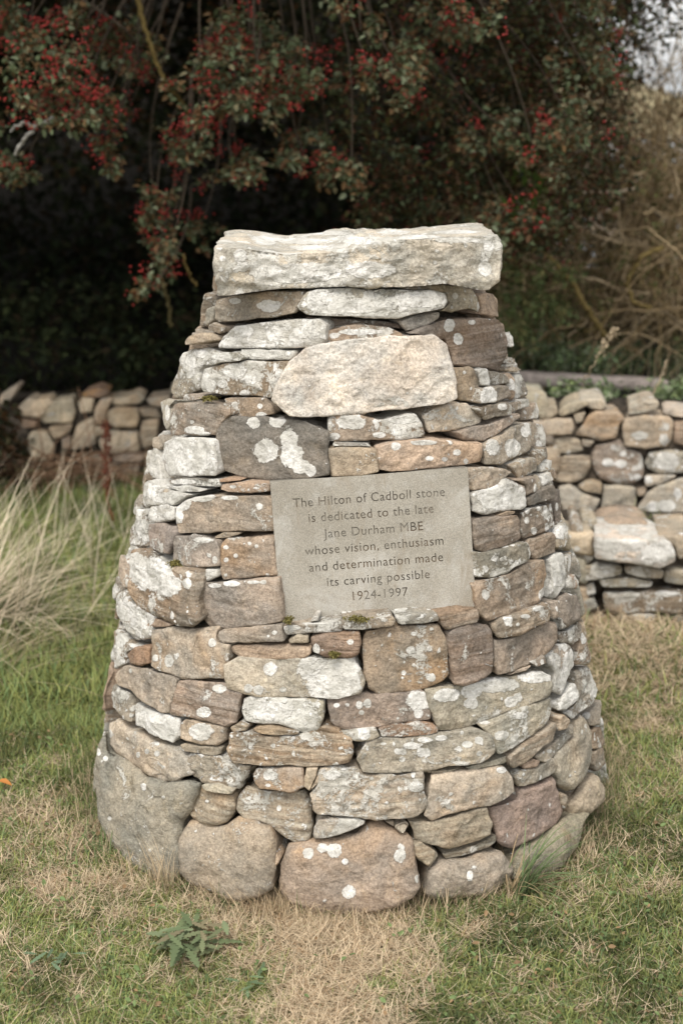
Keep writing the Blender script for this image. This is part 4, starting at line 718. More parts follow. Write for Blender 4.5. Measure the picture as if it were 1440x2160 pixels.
# ------------------------------------------------------------------ grass
BL = [  # greenness by place in the photograph: x, y, radius, green 0..1
 (120,1350,170,.8),(60,1500,190,.95),(200,1480,120,.9),(150,1600,110,.8),(60,1720,130,.3),(130,1780,110,.25),(200,1850,110,.3),(280,1760,70,.75),(100,1950,140,.6),(330,1890,90,.3),(300,2000,120,.5),(150,2080,140,.65),(350,2110,150,.85),
 (500,1960,80,.25),(460,1900,60,.45),(600,2000,110,.06),(720,2000,120,.04),(780,1960,90,.06),(700,2110,130,.06),(560,2120,90,.5),(620,1960,40,.25),(860,2080,70,.45),(900,1960,70,.3),(980,1960,90,.6),(1000,2100,130,.8),(1150,2000,140,.62),(1110,1880,80,.4),
 (1250,1900,120,.5),(1330,1800,120,.5),(1390,1700,110,.7),(1380,1600,110,.5),(1350,1500,90,.5),(1310,1400,90,.1),(1390,1420,90,.35),(1320,1360,60,.03),(1250,2100,160,.85),(1400,2050,140,.8),(1330,2130,120,.6),(1100,2120,80,.35),
 (280,1130,90,.9),(200,1080,120,.9),(100,1150,120,.75),(100,1020,90,.8),(200,1250,90,.75),(240,1010,60,.5),(20,1000,60,.95),(200,980,50,.2)]
BLA = np.array(BL, float)
def green_at(P):
    X, Y = pix(P); w = np.exp(-(((X[:, None]-BLA[:, 0])**2+(Y[:, None]-BLA[:, 1])**2)/(BLA[:, 2]**2*.9)))+1e-9
    g = (w*BLA[:, 3]).sum(1)/w.sum(1)
    return np.where((X < -80) | (X > 1520) | (Y < 900) | (Y > 2240), .55, g)
def blades(mb, base, az, tilt, length, width, bend, col, seg=4):
    n = len(base); t = np.linspace(0, 1, seg+1); H = np.stack([np.cos(az), np.sin(az), np.zeros(n)], -1); S_ = np.stack([-np.sin(az), np.cos(az), np.zeros(n)], -1)
    p = base.copy(); rings = []
    a = tilt.copy()
    for k in range(seg+1):
        w = (width*(1-t[k]**1.6)*.5)[:, None] if k < seg else None
        rings += [p - S_*w, p + S_*w] if k < seg else [p]
        p = p + (H*np.sin(a)[:, None] + np.array([0, 0, 1.])*np.cos(a)[:, None])*(length/seg)[:, None]; a = a + bend/seg
    V = np.stack(rings, 1); k = V.shape[1]
    L1 = []; T1 = []
    for s in range(seg-1): L1 += [2*s, 2*s+1, 2*s+3, 2*s+2]; T1.append(4)
    L1 += [2*seg-2, 2*seg-1, 2*seg]; T1.append(3)
    L = (np.tile(L1, (n, 1)) + (np.arange(n)*k)[:, None]).ravel()
    f = np.linspace(.75, 1.1, k)[None, :, None]
    mb.add(V.reshape(-1, 3), L, np.tile(T1, n), col=(col[:, None]*f).reshape(-1, 3))
def lawn(mb, x0, x1, y0, y1, dens, g_len, s_len, wscale, rg):
    n = int((x1-x0)*(y1-y0)*dens); xy = np.c_[rg.uniform(x0, x1, n), rg.uniform(y0, y1, n)]
    k = np.abs(xy[:, 0]) < .30*xy[:, 1]+.35
    k &= np.hypot(xy[:, 0]-AX, xy[:, 1]-AY) > .60
    k &= xy[:, 1] < wall_y(xy[:, 0])-.05
    k &= ~((xy[:, 0] > .40) & (xy[:, 1] > 4.30) & (xy[:, 1] < 4.9))
    xy = xy[k]; P = np.c_[xy, height(xy[:, 0], xy[:, 1])]; n = len(P)
    g = green_at(P); P3 = np.c_[xy, np.zeros(n)]
    g = g + .38*perlin(P3*9) + .42*perlin(P3*24+9) + .35*perlin(P3*55+2); isg = rg.random(n) < np.clip(sstep(.08, .68, g)*1.0, .03, .95)
    dens_k = rg.random(n) < np.clip(.75+.6*perlin(P3*14+31), .25, 1); 
    az = rg.uniform(0, 2*math.pi, n) + 0
    lush = sstep(.7, .98, green_at(P))*(P[:, 0] < -.3)*(P[:, 1] > 2.75)
    ln = np.where(isg, rg.uniform(.5, 1.25, n)*g_len*(1+lush*1.0), rg.uniform(.5, 1.4, n)*s_len)
    tl = np.where(isg, np.abs(rg.normal(.65, .35, n)), rg.normal(1.28, .2, n)); bd = np.where(isg, rg.uniform(.2, 1.3, n), rg.uniform(-.5, .6, n))
    wd = np.where(isg, rg.uniform(.0016, .0034, n), rg.uniform(.0009, .0019, n))*wscale
    gc = np.array([.215, .255, .085])*(rg.uniform(.6, 1.35, (n, 1))) + rg.uniform(0, 1, (n, 1))**3*np.array([.16, .12, .04])
    bl = (rg.random((n, 1)) < .25); gc = np.where(bl, gc*np.array([.72, .90, 1.1]), gc); gc = gc*(1-.45*sstep(-.05, .35, perlin(P3*4.3+3)))[:, None]; coarse = (xy[:, 0] > .12)*(xy[:, 1] < 3.1); gc = gc*np.where(coarse, .78, 1.)[:, None]; wd = wd*np.where(coarse & isg, 1.45, 1.)
    sc = np.array([.66, .53, .365])*rg.uniform(.55, 1.2, (n, 1)); dk = rg.random((n, 1)) < .15; sc = np.where(dk, sc*np.array([.6, .5, .42]), sc)
    col = np.where(isg[:, None], gc, sc); P[:, 2] += np.where(isg, -.002, rg.uniform(0, .012, n))
    m = dens_k; blades(mb, P[m], az[m], tl[m], ln[m], wd[m], bd[m], col[m])
rgl = np.random.default_rng(21); mb = MB()
lawn(mb, -1.3, 1.3, 1.95, 2.75, 95000, .029, .042, 1., rgl)
lawn(mb, -1.5, 1.5, 2.75, 3.6, 52000, .036, .047, 1.15, rgl)
lawn(mb, -2.2, 2.2, 3.6, 6.1, 15000, .055, .06, 1.7, rgl)
n = 5200; P = np.c_[rgl.uniform(-1.2, 1.2, n), rgl.uniform(2.0, 3.5, n)]; P = np.repeat(P[:n//6], 6, 0) + rgl.normal(0, .014, (n//6*6, 2)); P = P[(np.hypot(P[:, 0]-AX, P[:, 1]-AY) > .64)]
P = np.c_[P, height(P[:, 0], P[:, 1])+rgl.uniform(.008, .026, len(P))]; gg = green_at(P); P = P[rgl.random(len(P)) < .15+.85*gg]; n = len(P)
instance(mb, *OVAL, P, rand_rot(n, 1.2, rgl), rgl.uniform(.007, .017, n), np.where(rgl.random((n, 1)) < .8, np.array([.13, .18, .07]), np.array([.26, .17, .09]))*rgl.uniform(.6, 1.3, (n, 1)))
n = 6500; a = rgl.uniform(-1.75, 1.75, n); rr_ = .605+np.abs(rgl.normal(0, .045, n)); P = np.c_[AX+rr_*np.sin(a), AY-rr_*np.cos(a)]; P = np.c_[P, height(P[:, 0], P[:, 1])]
g = rgl.random(n) < np.clip(green_at(P)*.9, .08, .7)   # longer blades growing up against the foot of the cairn
blades(mb, P, rgl.uniform(0, 6.28, n), np.abs(rgl.normal(.55, .35, n)), rgl.uniform(.03, .085, n), rgl.uniform(.0011, .0026, n), rgl.uniform(-.2, 1.3, n), np.where(g[:, None], np.array([.15, .19, .07]), np.array([.55, .43, .28]))*rgl.uniform(.5, 1.15, (n, 1)))
tag(mb.build('grass', M_GRASS), kind='stuff')
def tuft(name, label, cat, px, py, n, az0, spread, tilt0, tiltv, length, width, col, colv=.2, bend=.6, rad_=.04, z=None, seg=6, pos=None):
    rg = np.random.default_rng(int(px*7+py)); c = on_ground(px, py); c[2] = float(gz(c)) if z is None else z
    if pos is not None: c = np.array(pos)
    b = c + np.c_[rg.normal(0, rad_, (n, 2)), np.zeros(n)]
    m_ = MB(); col = np.array(col)*(1+rg.uniform(-colv, colv, (n, 1)))
    blades(m_, b, az0+rg.normal(0, spread, n), np.abs(rg.normal(tilt0, tiltv, n)), length*rg.uniform(.55, 1.15, n), width*rg.uniform(.7, 1.3, n), bend*rg.uniform(.3, 1.6, n), col, seg)
    return tag(m_.build(name, M_GRASS, None, origin=c), label, cat)
STRAW = (.70, .60, .45)
tuft('dry_grass_tuft', 'tall bleached dry grass tuft leaning over the lawn by left edge', 'grass tuft', -110, 1330, 380, .15, .75, .72, .32, .62, .0034, STRAW, .35, .75, .13)
tuft('dry_grass_tuft', 'thin pale grass stalks bending low across the green lawn', 'grass tuft', -40, 1430, 46, .2, .3, .95, .2, .58, .0024, (.48, .40, .26), .2, .6, .05)
tuft('dry_grass_tuft', 'sparse upright dry grass stalks in front of the shaded boulder wall', 'grass tuft', 190, 1180, 60, .9, 1.2, .35, .2, .42, .0024, STRAW, .3, .35, .16)
tuft('dry_grass_tuft', 'straw coloured tuft wedged between the two lower left base boulders', 'grass tuft', 350, 1872, 90, 1.7, 1.2, .22, .16, .12, .0012, (.55, .43, .28), .35, .7, .014, z=.0)
tuft('dry_grass_tuft', 'fringe of dry straw under the big pinkish base boulder', 'grass tuft', 575, 1925, 260, 2.6, .9, .7, .3, .09, .0012, (.46, .35, .22), .3, .6, .035)
tuft('grass_tuft', 'long arching green and straw blades against the lower right base stone', 'grass tuft', 1092, 1893, 34, .3, .9, .45, .25, .24, .0042, (.14, .19, .085), .25, 1.2, .012)
tuft('dry_grass_tuft', 'few curling straw blades beside the green arching tuft', 'grass tuft', 1078, 1890, 22, .6, 1.1, .4, .25, .17, .0026, (.46, .34, .2), .25, 1.5, .015)
tuft('grass_tuft', 'small green tuft growing beside the large grey green boulder', 'grass tuft', 255, 1790, 90, 1.6, 1.6, .4, .25, .09, .003, (.11, .16, .06), .3, .8, .05)

tuft('grass_tuft', 'small green tuft growing on top of the stone ledge below the right wall', 'grass tuft', 1350, 1120, 70, 1.5, 1.8, .3, .25, .10, .003, (.19, .23, .08), .3, .7, .035, pos=at_y(1350, 1128, 4.5))

def lobed_leaf(n=20, lob=.58, wid=.105):
    x = np.linspace(0, 1, n+1); e = wid*np.sin(np.pi*np.clip(x*.94+.05, 0, 1))**.8*np.where(np.arange(n+1) % 3 == 1, 1, np.where(np.arange(n+1) % 3 == 2, .8, 1-lob)); e[0] = .015; e[-1] = .004
    xe = x - .035*(np.arange(n+1) % 3 == 1)*(x > 0)
    V = np.concatenate([np.c_[x, 0*x, 0*x], np.c_[xe, e, e*.28], np.c_[xe, -e, e*.28]]); L = []
    for k in range(n): L += [k, k+1, n+2+k, n+1+k, k+1, k, 2*n+2+k, 2*n+3+k]
    return V, L, [4]*(2*n)
def weed(name, label, px, py, n, size, rg, cols):
    c = on_ground(px, py); c[2] = float(gz(c)); W_ = empty(name, c, label, 'weed')
    tv, tl, tt = lobed_leaf(); 
    for k in range(n):
        az = 2*math.pi*(k+rg.uniform(-.3, .3))/n*1.9; L_ = size*rg.uniform(.6, 1.15); V = tv*np.array([1, 1, .6])*L_
        x = V[:, 0].copy(); el = rg.uniform(.05, .5); cur = rg.uniform(1.2, 2.4)
        ang = el - cur*x/L_*.55; V = np.c_[x*np.cos(ang*.8), V[:, 1]*(1+.2*np.sin(x*60)), V[:, 2] + x*np.sin(ang)+.012 + .006*np.sin(x*45+k)]
        ca, sa = math.cos(az), math.sin(az); V = np.c_[V[:, 0]*ca-V[:, 1]*sa, V[:, 0]*sa+V[:, 1]*ca, np.where(V[:, 2] < .022+.0007*k, .022+.0007*k+(V[:, 2]-.022)*.08, V[:, 2])] + c + np.r_[rg.normal(0, size*.33, 2), 0]
        mk('leaf', V, tl, tt, M_LEAF, W_, {'col': np.tile(np.array(cols[k % len(cols)])*rg.uniform(.8, 1.2), (len(V), 1))}, origin=c)
rw = np.random.default_rng(5); G1 = [(.135, .17, .085), (.165, .20, .11), (.115, .15, .075), (.15, .17, .09), (.17, .15, .09)]
weed('leafy_weed', 'ragged grey green rosette weed of lobed leaves in front of cairn', 400, 2005, 46, .085, rw, G1)
weed('leafy_weed', 'small flat round leaved weed in the short grass near lower left corner', 122, 2042, 9, .045, rw, [(.12, .17, .10)])
weed('leafy_weed', 'small low green weed in the straw beside the ragged rosette', 530, 2085, 8, .05, rw, [(.12, .17, .09)])
for lab, px, py, s in (('curled orange fallen leaf on the lawn at the far left edge', 12, 1672, .026), ('tiny orange fallen leaf at the foot of the pink base stone', 1077, 1786, .016)):
    c = on_ground(px, py); c[2] = float(gz(c))+.03; V = OVAL[0]*s*np.array([1, 1.2, 1.])*1.3; V = np.c_[V[:, 0]-s*.6, V[:, 1], V[:, 2]*1.5+.004]+c
    tag(mk('fallen_leaf', V, OVAL[1], OVAL[2], M_LEAF, None, {'col': np.tile([.50, .21, .06], (len(V), 1))}, origin=c), lab, 'leaf')
# ------------------------------------------------------------------ hawthorn and the growth behind
rt = np.random.default_rng(33)
def leaf_cloud(mb, cen, rads, n, size, cols, tmpl=HAW, up=.6, squash=.8, rg=rt):
    cen = np.atleast_2d(cen); m = len(cen); k = rg.integers(0, m, n); d = rg.normal(size=(n, 3)); d /= np.linalg.norm(d, axis=1)[:, None]
    d *= (rg.random((n, 1))**.55); d[:, 2] *= squash
    pos = cen[k] + d*np.asarray(rads)[k, None]; ci = rg.integers(0, len(cols), n)
    col = np.array(cols)[ci]*rg.uniform(.65, 1.35, (n, 1))
    instance(mb, *tmpl, pos, rand_rot(n, up, rg), size*rg.uniform(.6, 1.25, n), col); return pos
BR = [(60,60,70,.6),(130,130,80,.9),(60,200,50,.8),(20,90,50,.5),(160,40,40,.6),(230,90,60,.7),(275,130,50,.8),(130,210,50,.8),(75,215,30,.9),(150,260,40,.3),(210,230,50,1),(260,245,40,.9),(230,300,30,.9),(235,340,30,.9),(20,330,50,.4),(45,365,30,.3),(290,140,40,.9),
(500,60,60,.7),(540,110,60,.5),(460,90,40,.8),(450,130,40,.6),(530,170,60,.6),(590,150,50,.6),(610,180,40,.8),(500,220,50,.6),(560,220,50,.4),(430,190,50,.5),(410,280,40,.8),(440,260,30,.8),(385,330,40,1),(400,320,40,.9),(500,340,45,.7),(520,370,40,.4),(620,300,35,.3),(680,150,50,.9),(650,170,40,.6),(660,340,50,.5),(700,330,30,.5),
(330,410,35,.3),(330,450,40,.6),(350,480,40,.7),(420,470,36,.6),(320,500,30,.9),(350,540,36,.4),(340,575,26,.9),(315,600,20,1),(290,618,14,1),
(760,50,50,.6),(870,80,60,.8),(930,60,50,.9),(960,85,40,.7),(830,110,50,.6),(800,180,40,.9),(870,180,50,1),(880,220,40,.9),(840,150,40,.8),(1100,280,50,.4),(1090,270,40,.6),(1010,290,40,.5),(1130,330,50,.4),(1060,440,60,.5),(1020,460,40,.5),(1130,470,40,.5),(740,350,40,.3),(860,340,50,.3),(760,465,20,.7),(880,450,40,.4),(1000,10,50,.8),(1200,10,40,.7),(1280,100,60,.3),(1250,160,60,.3),(1200,250,60,.3)]
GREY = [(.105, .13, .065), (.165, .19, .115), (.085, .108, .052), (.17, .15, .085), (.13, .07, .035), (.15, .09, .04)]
SHADED = [(.017, .023, .011), (.014, .019, .010), (.024, .026, .012), (.024, .018, .010)]  # greens darker than real leaves, shade of the hollow put into the colour
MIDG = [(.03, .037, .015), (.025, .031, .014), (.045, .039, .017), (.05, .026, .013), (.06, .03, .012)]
TREE = empty('hawthorn_tree', (-3.4, 9.2, .2), 'broad dark hawthorn tree hung with red berries behind the cairn', 'tree')
cr, hi, be, wd = MB(), MB(), MB(), MB(); tk = MB()
BARK = (.07, .055, .04); YEL = (.13, .095, .035)
for (x, y, r, b) in BR:
    Yd = rt.uniform(4.95, 5.7); c = at_y(x, y, Yd); rm = r*Yd/FPX
    sub = c + rt.normal(size=(5, 3))*rm*.55; n = int(30+(r/40)**2*105)
    leaf_cloud(cr, sub, np.full(5, rm*.62), n, .027, GREY, up=.5)
    nb = int(b*(r/40)**2*(56 if x < 700 else 26))+4; kc = max(2, nb//9); cc = c + rt.normal(size=(kc, 3))*rm*.55 - CF*rm*.4
    bp = cc[rt.integers(0, kc, nb)] + rt.normal(size=(nb, 3))*.016
    bc = np.array([.235, .020, .016])*rt.uniform(.5, 1.3, (nb, 1))
    instance(be, *ICO, bp, np.tile(np.eye(3), (nb, 1, 1)), rt.uniform(.0036, .0054, nb), bc)
    a = np.array([c[0]*.75-.1, c[1]+rt.uniform(.3, .9), c[2]+rt.uniform(.25, .7)]); mid = (a+c)/2+rt.normal(size=3)*.08
    tt = np.linspace(0, 1, 9)[:, None]; tube(wd, (1-tt)**2*a+2*tt*(1-tt)*mid+tt**2*(c+np.array([0, 0, -.02])), .007, .0022, BARK, 5, .15)
def pxtube(mb, pts, Yd, r0, r1, col, seg=7):
    P = np.array([at_y(x, y, Yd+dy) for x, y, dy in pts]); k = np.arange(len(P)); f = np.linspace(0, len(P)-1, len(P)*6)
    Q = np.stack([np.interp(f, k, P[:, a]) for a in range(3)], -1); Q[1:-1] = (Q[:-2]+Q[1:-1]*2+Q[2:])/4; Q += rt.normal(size=Q.shape)*.003
    tube(mb, Q, r0, r1, col, seg, .1)
pxtube(wd, [(285, -40, .2), (300, 40, .1), (320, 100, 0), (345, 170, 0), (385, 215, .1), (405, 260, .2)], 5.3, .011, .006, YEL)
pxtube(wd, [(170, -5, .2), (215, 25, .1), (255, 55, 0), (300, 100, .1)], 5.4, .009, .005, BARK)
pxtube(wd, [(115, 253, .1), (80, 262, 0), (55, 290, 0), (32, 325, 0)], 5.1, .009, .006, (.30, .29, .26)); pxtube(wd, [(72, 268, 0), (50, 258, 0), (22, 275, 0)], 5.1, .007, .004, (.30, .29, .26))
pxtube(wd, [(385, 540, 0), (400, 580, 0), (414, 601, 0)], 5.3, .005, .004, YEL); pxtube(wd, [(345, 600, 0), (355, 640, .1), (362, 690, .2)], 5.4, .007, .008, (.12, .10, .05))
# trunk and limbs that carry the crown over the wall
base = np.array([-3.4, 9.2, .1])
for k in range(5):
    p = base + np.r_[rt.normal(0, .12, 2), 0]; d = np.r_[rt.normal(0, .3, 2), 1.]
    w = wander(p, d, 2.6, 14, .12); tube(tk, w, .075, .03, BARK, 8, .12)
    for q in range(3):
        s = w[10+q*2]; dd = np.r_[rt.normal(0, 1, 2), .5]; dd[1] -= .45; tube(wd, wander(s, dd, rt.uniform(1.2, 2.4), 12, .2, .0), .025, .006, BARK, 6, .15)
# inner foliage seen between the sprays, then the unseen high crown, shaped to darken the hollow
cen = np.c_[rt.uniform(-2.0, 1.35, 110), rt.uniform(6.6, 8.6, 110), rt.uniform(1.3, 2.3, 110)]
cen = cen[(cen[:, 0]/cen[:, 1] < .19)]
leaf_cloud(hi, cen, rt.uniform(.15, .32, len(cen)), 7500, .036, MIDG+SHADED, up=.4)
rcen = np.array([at_y(rt.uniform(720, 1300), rt.uniform(-20, 520), rt.uniform(5.3, 6.4)) for _ in range(85)] + [at_y(rt.uniform(1080, 1340), rt.uniform(-40, 170), rt.uniform(5.8, 7.)) for _ in range(26)])
leaf_cloud(cr, rcen, rt.uniform(.08, .2, len(rcen)), 16500, .027, MIDG+GREY[:1]+[(.10, .06, .03), (.08, .075, .025)], up=.4)
bp = rcen[rt.integers(0, len(rcen), 900)] + rt.normal(size=(900, 3))*.07
instance(be, *ICO, bp, np.tile(np.eye(3), (900, 1, 1)), rt.uniform(.004, .006, 900), np.array([.14, .016, .011])*rt.uniform(.4, 1.1, (900, 1)))
cen = np.c_[rt.uniform(-4.6, 1.25, 190), rt.uniform(4.5, 10.2, 190), rt.uniform(2.45, 3.8, 190)]
leaf_cloud(hi, cen, rt.uniform(.35, .6, 190), 44000, .10, SHADED, OVAL, up=1.2)
tk.build('trunk', M_BARK, TREE); wd.build('branches', M_BARK, TREE); cr.build('sprays', M_LEAF, TREE); hi.build('crown', M_SHADED_LEAF, TREE); tag(be.build('berries', M_BERRY, TREE), kind='stuff')

# ivy hedge, its leaves coloured dark as shade, in the hollow behind the wall, and the wooded bank
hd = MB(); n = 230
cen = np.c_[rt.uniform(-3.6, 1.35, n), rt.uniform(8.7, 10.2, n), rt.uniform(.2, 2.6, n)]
leaf_cloud(hd, cen, rt.uniform(.3, .55, n), 30000, .065, SHADED, OVAL, up=.3)
side = np.c_[rt.uniform(-4.4, -3.0, 70), rt.uniform(5.2, 9, 70), rt.uniform(.2, 2.6, 70)]  # unseen foliage added at the side to close the hollow against light
leaf_cloud(hd, side, rt.uniform(.3, .55, 70), 9000, .07, SHADED, OVAL, up=.3)
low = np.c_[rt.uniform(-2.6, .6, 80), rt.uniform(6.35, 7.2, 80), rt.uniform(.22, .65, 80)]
leaf_cloud(hd, low, rt.uniform(.12, .25, 80), 6500, .045, SHADED+MIDG[:2], OVAL, up=.5)
o = empty('ivy_hedge', (-1, 8, .2), 'ivy hedge with shade darkened leaves filling the hollow behind the boulder wall', 'hedge'); hd.build('foliage', M_SHADED_LEAF, o)
sb = MB(); cen = np.array([at_y(rt.uniform(-60, 45), rt.uniform(850, 1000), rt.uniform(5.6, 5.95)) for _ in range(14)])
leaf_cloud(sb, cen, np.full(14, .09), 900, .035, MIDG, OVAL, up=.6)
o = empty('ivy_bush', on_ground(0, 1010), 'dark green low bush over the shaded boulder wall at left edge', 'bush'); sb.build('foliage', M_LEAF, o)

# bare thicket on the right
th = MB(); TAN = [(.37, .28, .165), (.30, .22, .125), (.45, .35, .225), (.23, .165, .085)]
for k in range(700):
    s = at_y(rt.uniform(1060, 1620), rt.uniform(330, 800), rt.uniform(6.2, 7.6)); s[2] = max(s[2], .5)
    d = np.r_[rt.normal(0, .6), rt.normal(0, .5), rt.uniform(-.2, 1.)]
    tube(th, wander(s, d, rt.uniform(.35, 1.0), 10, .22, .12), rt.uniform(.003, .0065), .0015, np.array(TAN[k % 4])*rt.uniform(.6, 1.2), 4)
for k in range(900):                                   # hanging fine stems in the far right clump
    s = at_y(rt.uniform(1280, 1620), rt.uniform(180, 560), rt.uniform(6.6, 8.0)); d = np.r_[rt.normal(0, .35), rt.normal(0, .3), rt.choice([-1, -1, .6])]
    tube(th, wander(s, d, rt.uniform(.3, .75), 7, .13, .08), rt.uniform(.002, .004), .0012, np.array(TAN[k % 4])*rt.uniform(.8, 1.35), 4)
for pts, r in (([(1165, 370, 0), (1190, 340, 0), (1230, 315, 0), (1245, 295, 0)], .008), ([(1225, 405, 0), (1300, 405, .1), (1340, 398, .2)], .007), ([(1245, 485, 0), (1260, 455, 0), (1285, 440, 0)], .008), ([(1240, 460, 0), (1290, 495, 0), (1300, 465, 0)], .006), ([(1220, 390, 0), (1240, 340, 0)], .005)):
    pxtube(th, pts, 5.9, r, r*.6, (.36, .29, .22))
lv = MB(); cen = np.array([at_y(rt.uniform(1150, 1345), rt.uniform(-60, 330), rt.uniform(6.0, 7.6)) for _ in range(50)] + [at_y(rt.uniform(1340, 1500), rt.uniform(-60, 300), rt.uniform(6.0, 7.6)) for _ in range(9)] + [at_y(rt.uniform(1375, 1460), rt.uniform(-40, 80), rt.uniform(6.0, 7.6)) for _ in range(7)])
leaf_cloud(lv, cen, rt.uniform(.08, .18, len(cen)), 4200, .026, MIDG+[(.12, .10, .05)], up=.3)
cen = np.array([at_y(rt.uniform(1080, 1180), rt.uniform(300, 460), 5.8) for _ in range(8)]); leaf_cloud(lv, cen, np.full(8, .06), 160, .04, [(.10, .16, .035)], OVAL)
cen = np.array([at_y(rt.uniform(1060, 1480), rt.uniform(300, 720), rt.uniform(6.0, 7.4)) for _ in range(90)]); leaf_cloud(lv, cen, rt.uniform(.06, .16, 90), 3600, .021, [(.15, .135, .05), (.11, .12, .045), (.17, .12, .05), (.08, .085, .03)], OVAL, up=.3)
cen = np.array([at_y(rt.uniform(1065, 1200), rt.uniform(560, 740), rt.uniform(5.7, 6.6)) for _ in range(22)]); leaf_cloud(lv, cen, np.full(22, .08), 1200, .026, [(.13, .16, .06), (.10, .13, .05), (.16, .15, .06)], OVAL, up=.4)
o = empty('bare_thicket', (1.3, 6.9, .4), 'tangled thicket of bare tan twigs on the right above the wall', 'shrub'); th.build('twigs', M_BARK, o); lv.build('leaves', M_LEAF, o)
el = MB(); OCH = (.19, .14, .055)
pxtube(el, [(1060, 512, .1), (1110, 518, 0), (1150, 535, 0), (1185, 570, 0), (1212, 605, 0), (1230, 640, 0), (1250, 670, .1), (1275, 710, .2)], 5.9, .006, .014, OCH)
pxtube(el, [(1400, 520, .2), (1350, 540, .1), (1330, 580, .1), (1320, 600, .1), (1335, 640, .1), (1370, 648, 0)], 6.0, .011, .008, OCH)
pxtube(el, [(1290, 650, .3), (1265, 690, .2), (1230, 700, .1)], 6.1, .006, .004, OCH); pxtube(el, [(1290, 480, .3), (1292, 560, .3), (1286, 640, .4), (1290, 760, .5)], 6.4, .024, .03, (.15, .12, .07))
pxtube(el, [(1130, 580, .2), (1135, 645, .2), (1148, 650, .2)], 6.2, .005, .004, TAN[0]); pxtube(el, [(1180, 600, .2), (1165, 680, .2), (1130, 760, .3), (1118, 790, .3)], 6.3, .008, .01, TAN[1])
o = empty('lichened_shrub', (1.05, 6.4, .4), 'leaning shrub of yellow lichened branches right of the capstone', 'shrub'); el.build('branch', M_BARK, o)
# dark foliage added as shade behind the thicket
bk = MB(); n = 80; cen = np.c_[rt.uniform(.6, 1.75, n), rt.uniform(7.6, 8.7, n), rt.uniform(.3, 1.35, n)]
cen = np.concatenate([cen, np.c_[rt.uniform(1.5, 2.9, 50), rt.uniform(7.9, 8.9, 50), rt.uniform(.2, .95, 50)]]); leaf_cloud(bk, cen, rt.uniform(.15, .35, len(cen)), 9500, .05, SHADED, OVAL, up=.3)
for k in range(160):
    s = np.array([rt.uniform(.7, 2.3), rt.uniform(7.4, 8.6), rt.uniform(.4, 1.0)]); tube(bk, wander(s, np.r_[rt.normal(0, .4, 2), 1], rt.uniform(.4, 1.), 8, .2), .008, .002, np.array(TAN[3])*.7, 4)
o = empty('shade_bush', (1.2, 8.1, .4), 'dark foliage added as shade behind the tan thicket', 'bush'); bk.build('foliage', M_SHADED_LEAF, o)
# green undergrowth on the terrace behind the right wall
ug = MB(); UG = [(.15, .20, .10), (.12, .165, .075), (.21, .235, .15), (.17, .21, .09)]
cen = np.array([at_y(rt.uniform(1040, 1560), rt.uniform(725, 790), rt.uniform(5.95, 7.0)) for _ in range(48)] + [at_y(rt.uniform(1040, 1180), rt.uniform(620, 760), rt.uniform(6.2, 7.0)) for _ in range(14)] + [at_y(rt.uniform(1080, 1560), rt.uniform(822, 860), rt.uniform(5.1, 5.6)) for _ in range(26)]); cen[:, 2] = np.maximum(cen[:, 2], .42)
leaf_cloud(ug, cen, rt.uniform(.05, .11, len(cen)), 6000, .028, UG, OVAL, up=.6)
n = 900; b = np.c_[rt.uniform(.45, 2.0, n), rt.uniform(5.85, 6.8, n), np.full(n, .38)]
blades(ug, b, rt.uniform(0, 6.28, n), np.abs(rt.normal(.3, .25, n)), rt.uniform(.08, .3, n), np.full(n, .003), rt.uniform(.2, 1., n), np.where(rt.random((n, 1)) < .4, (.30, .25, .16), (.10, .14, .06)))
tag(ug.build('undergrowth', M_LEAF), kind='stuff')
# weathered timber rail on posts
Yr = 5.6; a = at_y(1075, 796, Yr+.0); b = at_y(1400, 812, Yr+.15)
rail = empty('timber_rail', (a+b)/2, 'long weathered grey timber rail on short dark posts behind right wall', 'rail')
def beam(mb, a, b, up, hh, th_, seg=30, amp=.003, col=(.27, .228, .20)):
    a, b, up = map(np.asarray, (a, b, up)); d = b-a; s = np.cross(d/np.linalg.norm(d), up); s /= np.linalg.norm(s)
    cs = []
    for k in range(seg+1):
        c = a+d*k/seg; e = .006
        for (sx, sz) in ((-1, -1), (1, -1), (1, 1), (-1, 1)): cs += [c + s*(sx*(th_-e)) + up*(sz*hh), c + s*(sx*th_) + up*(sz*(hh-e))] if sx*sz < 0 else [c + s*(sx*th_) + up*(sz*(hh-e)), c + s*(sx*(th_-e)) + up*(sz*hh)]
    V = np.array(cs); V = V + perlin(V*8)[:, None]*amp; i = np.arange(8); j = (i+1) % 8
    q = np.concatenate([np.stack([k*8+i, k*8+j, k*8+8+j, k*8+8+i], -1) for k in range(seg)])
    mb.add(V, np.r_[q.ravel(), i[::-1], seg*8+i], [4]*len(q)+[8, 8], col=np.array(col)*1.)
m_ = MB(); beam(m_, a, b, (0, 0, 1.), .023, .045); m_.build('rail', M_WOOD, rail, origin=(a+b)/2)
for px in (1205, 1278, 1366):
    f = (px-1075)/(1400-1075); c = a+(b-a)*f; m_ = MB(); beam(m_, c-np.array([0, -.02, .34]), c-np.array([0, -.02, .028]), (0, 1., 0), .035, .042, 6, .003, (.05, .042, .035)); m_.build('post', M_WOOD, rail, origin=c)
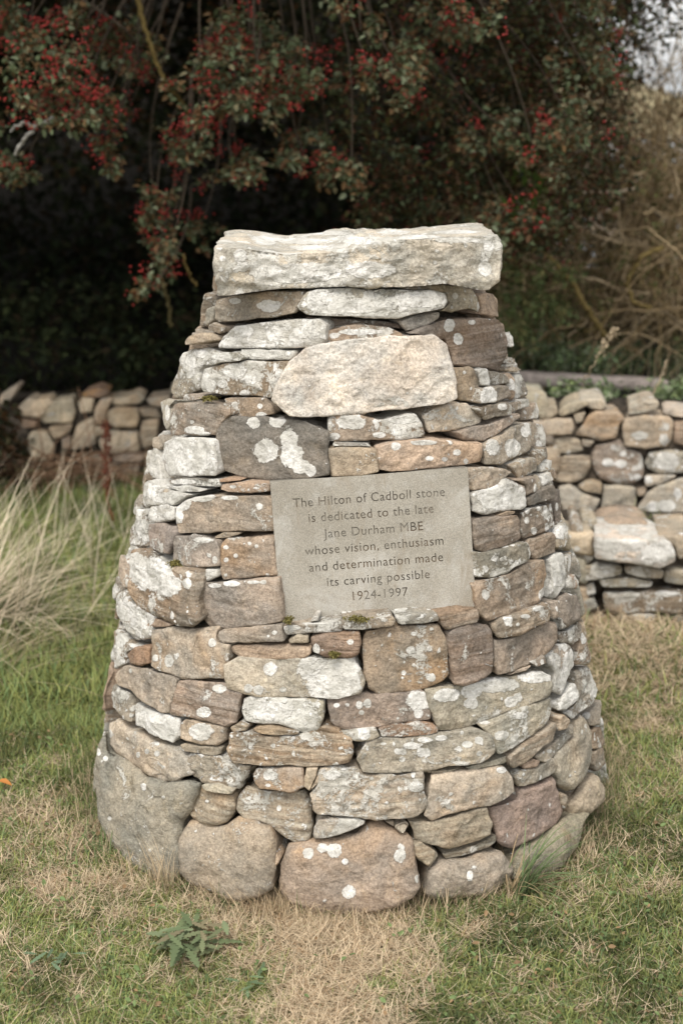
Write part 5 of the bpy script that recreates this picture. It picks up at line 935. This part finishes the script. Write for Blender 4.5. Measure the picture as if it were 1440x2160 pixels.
# single stems
def stem(name, label, cat, pts, Yd, r0, r1, col, seeds=None, sc=(.45, .36, .24)):
    m_ = MB(); pxtube(m_, pts, Yd, r0, r1, col, 5); P = at_y(pts[-1][0], pts[-1][1], Yd+pts[-1][2])
    o = empty(name, P, label, cat); m_.build('stem', M_BARK, o)
    if seeds:
        n, (xa, ya), (xb, yb), s, cl = seeds; f = rt.random(n); p = np.array([at_y(xa+(xb-xa)*q, ya+(yb-ya)*q, Yd) for q in f]) + rt.normal(size=(n, 3))*.008
        m2 = MB(); instance(m2, *ICO, p, rand_rot(n), s*rt.uniform(.6, 1.3, n), np.array(cl)*rt.uniform(.6, 1.3, (n, 1))); m2.build('seed_head', M_LEAF, o)
stem('dock_plant', 'dead rusty brown dock stem standing before the shaded boulder wall', 'plant', [(226, 885, 0), (222, 940, 0), (226, 1000, 0), (228, 1050, 0), (240, 1100, 0)], 5.2, .003, .005, (.16, .06, .03), (200, (226, 890), (225, 1045), .0045, (.15, .05, .03)))
stem('grass_stalk', 'single pale seeding grass stalk rising above the timber rail', 'plant', [(1300, 690, 0), (1270, 735, 0), (1245, 780, 0), (1228, 815, .1), (1215, 860, .1)], 5.0, .0015, .0025, (.42, .34, .22), (50, (1298, 692), (1265, 745), .0045, (.45, .36, .24)))
stem('grass_stalk', 'bent dry stalk leaning at right edge above the right wall', 'plant', [(1405, 760, 0), (1390, 800, 0), (1372, 840, 0), (1340, 862, .1)], 5.0, .003, .003, (.36, .29, .2))
# dead stems at the foot of the shaded wall
ds_ = MB()
for k in range(120):
    s = at_y(rt.uniform(60, 260), rt.uniform(970, 1015), 5.85); tube(ds_, wander(s, np.r_[rt.normal(0, 1, 2), .25], rt.uniform(.15, .4), 6, .15, .1), .003, .0015, np.array((.26, .16, .10))*rt.uniform(.6, 1.3), 4)
tag(ds_.build('dead_stems', M_BARK), 'heap of dead brown stems at foot of the shaded boulder wall', 'stems')
# moss cushions on the cairn
ms = MB()
for px, py, r in ((753, 1300, 26), (450, 838, 16), (378, 1185, 14), (612, 1303, 8), (705, 1375, 9)):
    O, n_, inn = cairn_plane(px, py, .012, 0); nn = 260
    p = O + np.c_[rt.normal(0, r*.00045, nn), rt.normal(0, .006, nn), rt.normal(0, .002, nn)]
    instance(ms, *OVAL, p, rand_rot(nn), rt.uniform(.003, .007, nn), np.array([.19, .165, .055])*rt.uniform(.5, 1.3, (nn, 1)))
tag(ms.build('moss', M_LEAF, CAIRN), kind='stuff')
for px, py, s in ((0, 0, 0),):
    pass
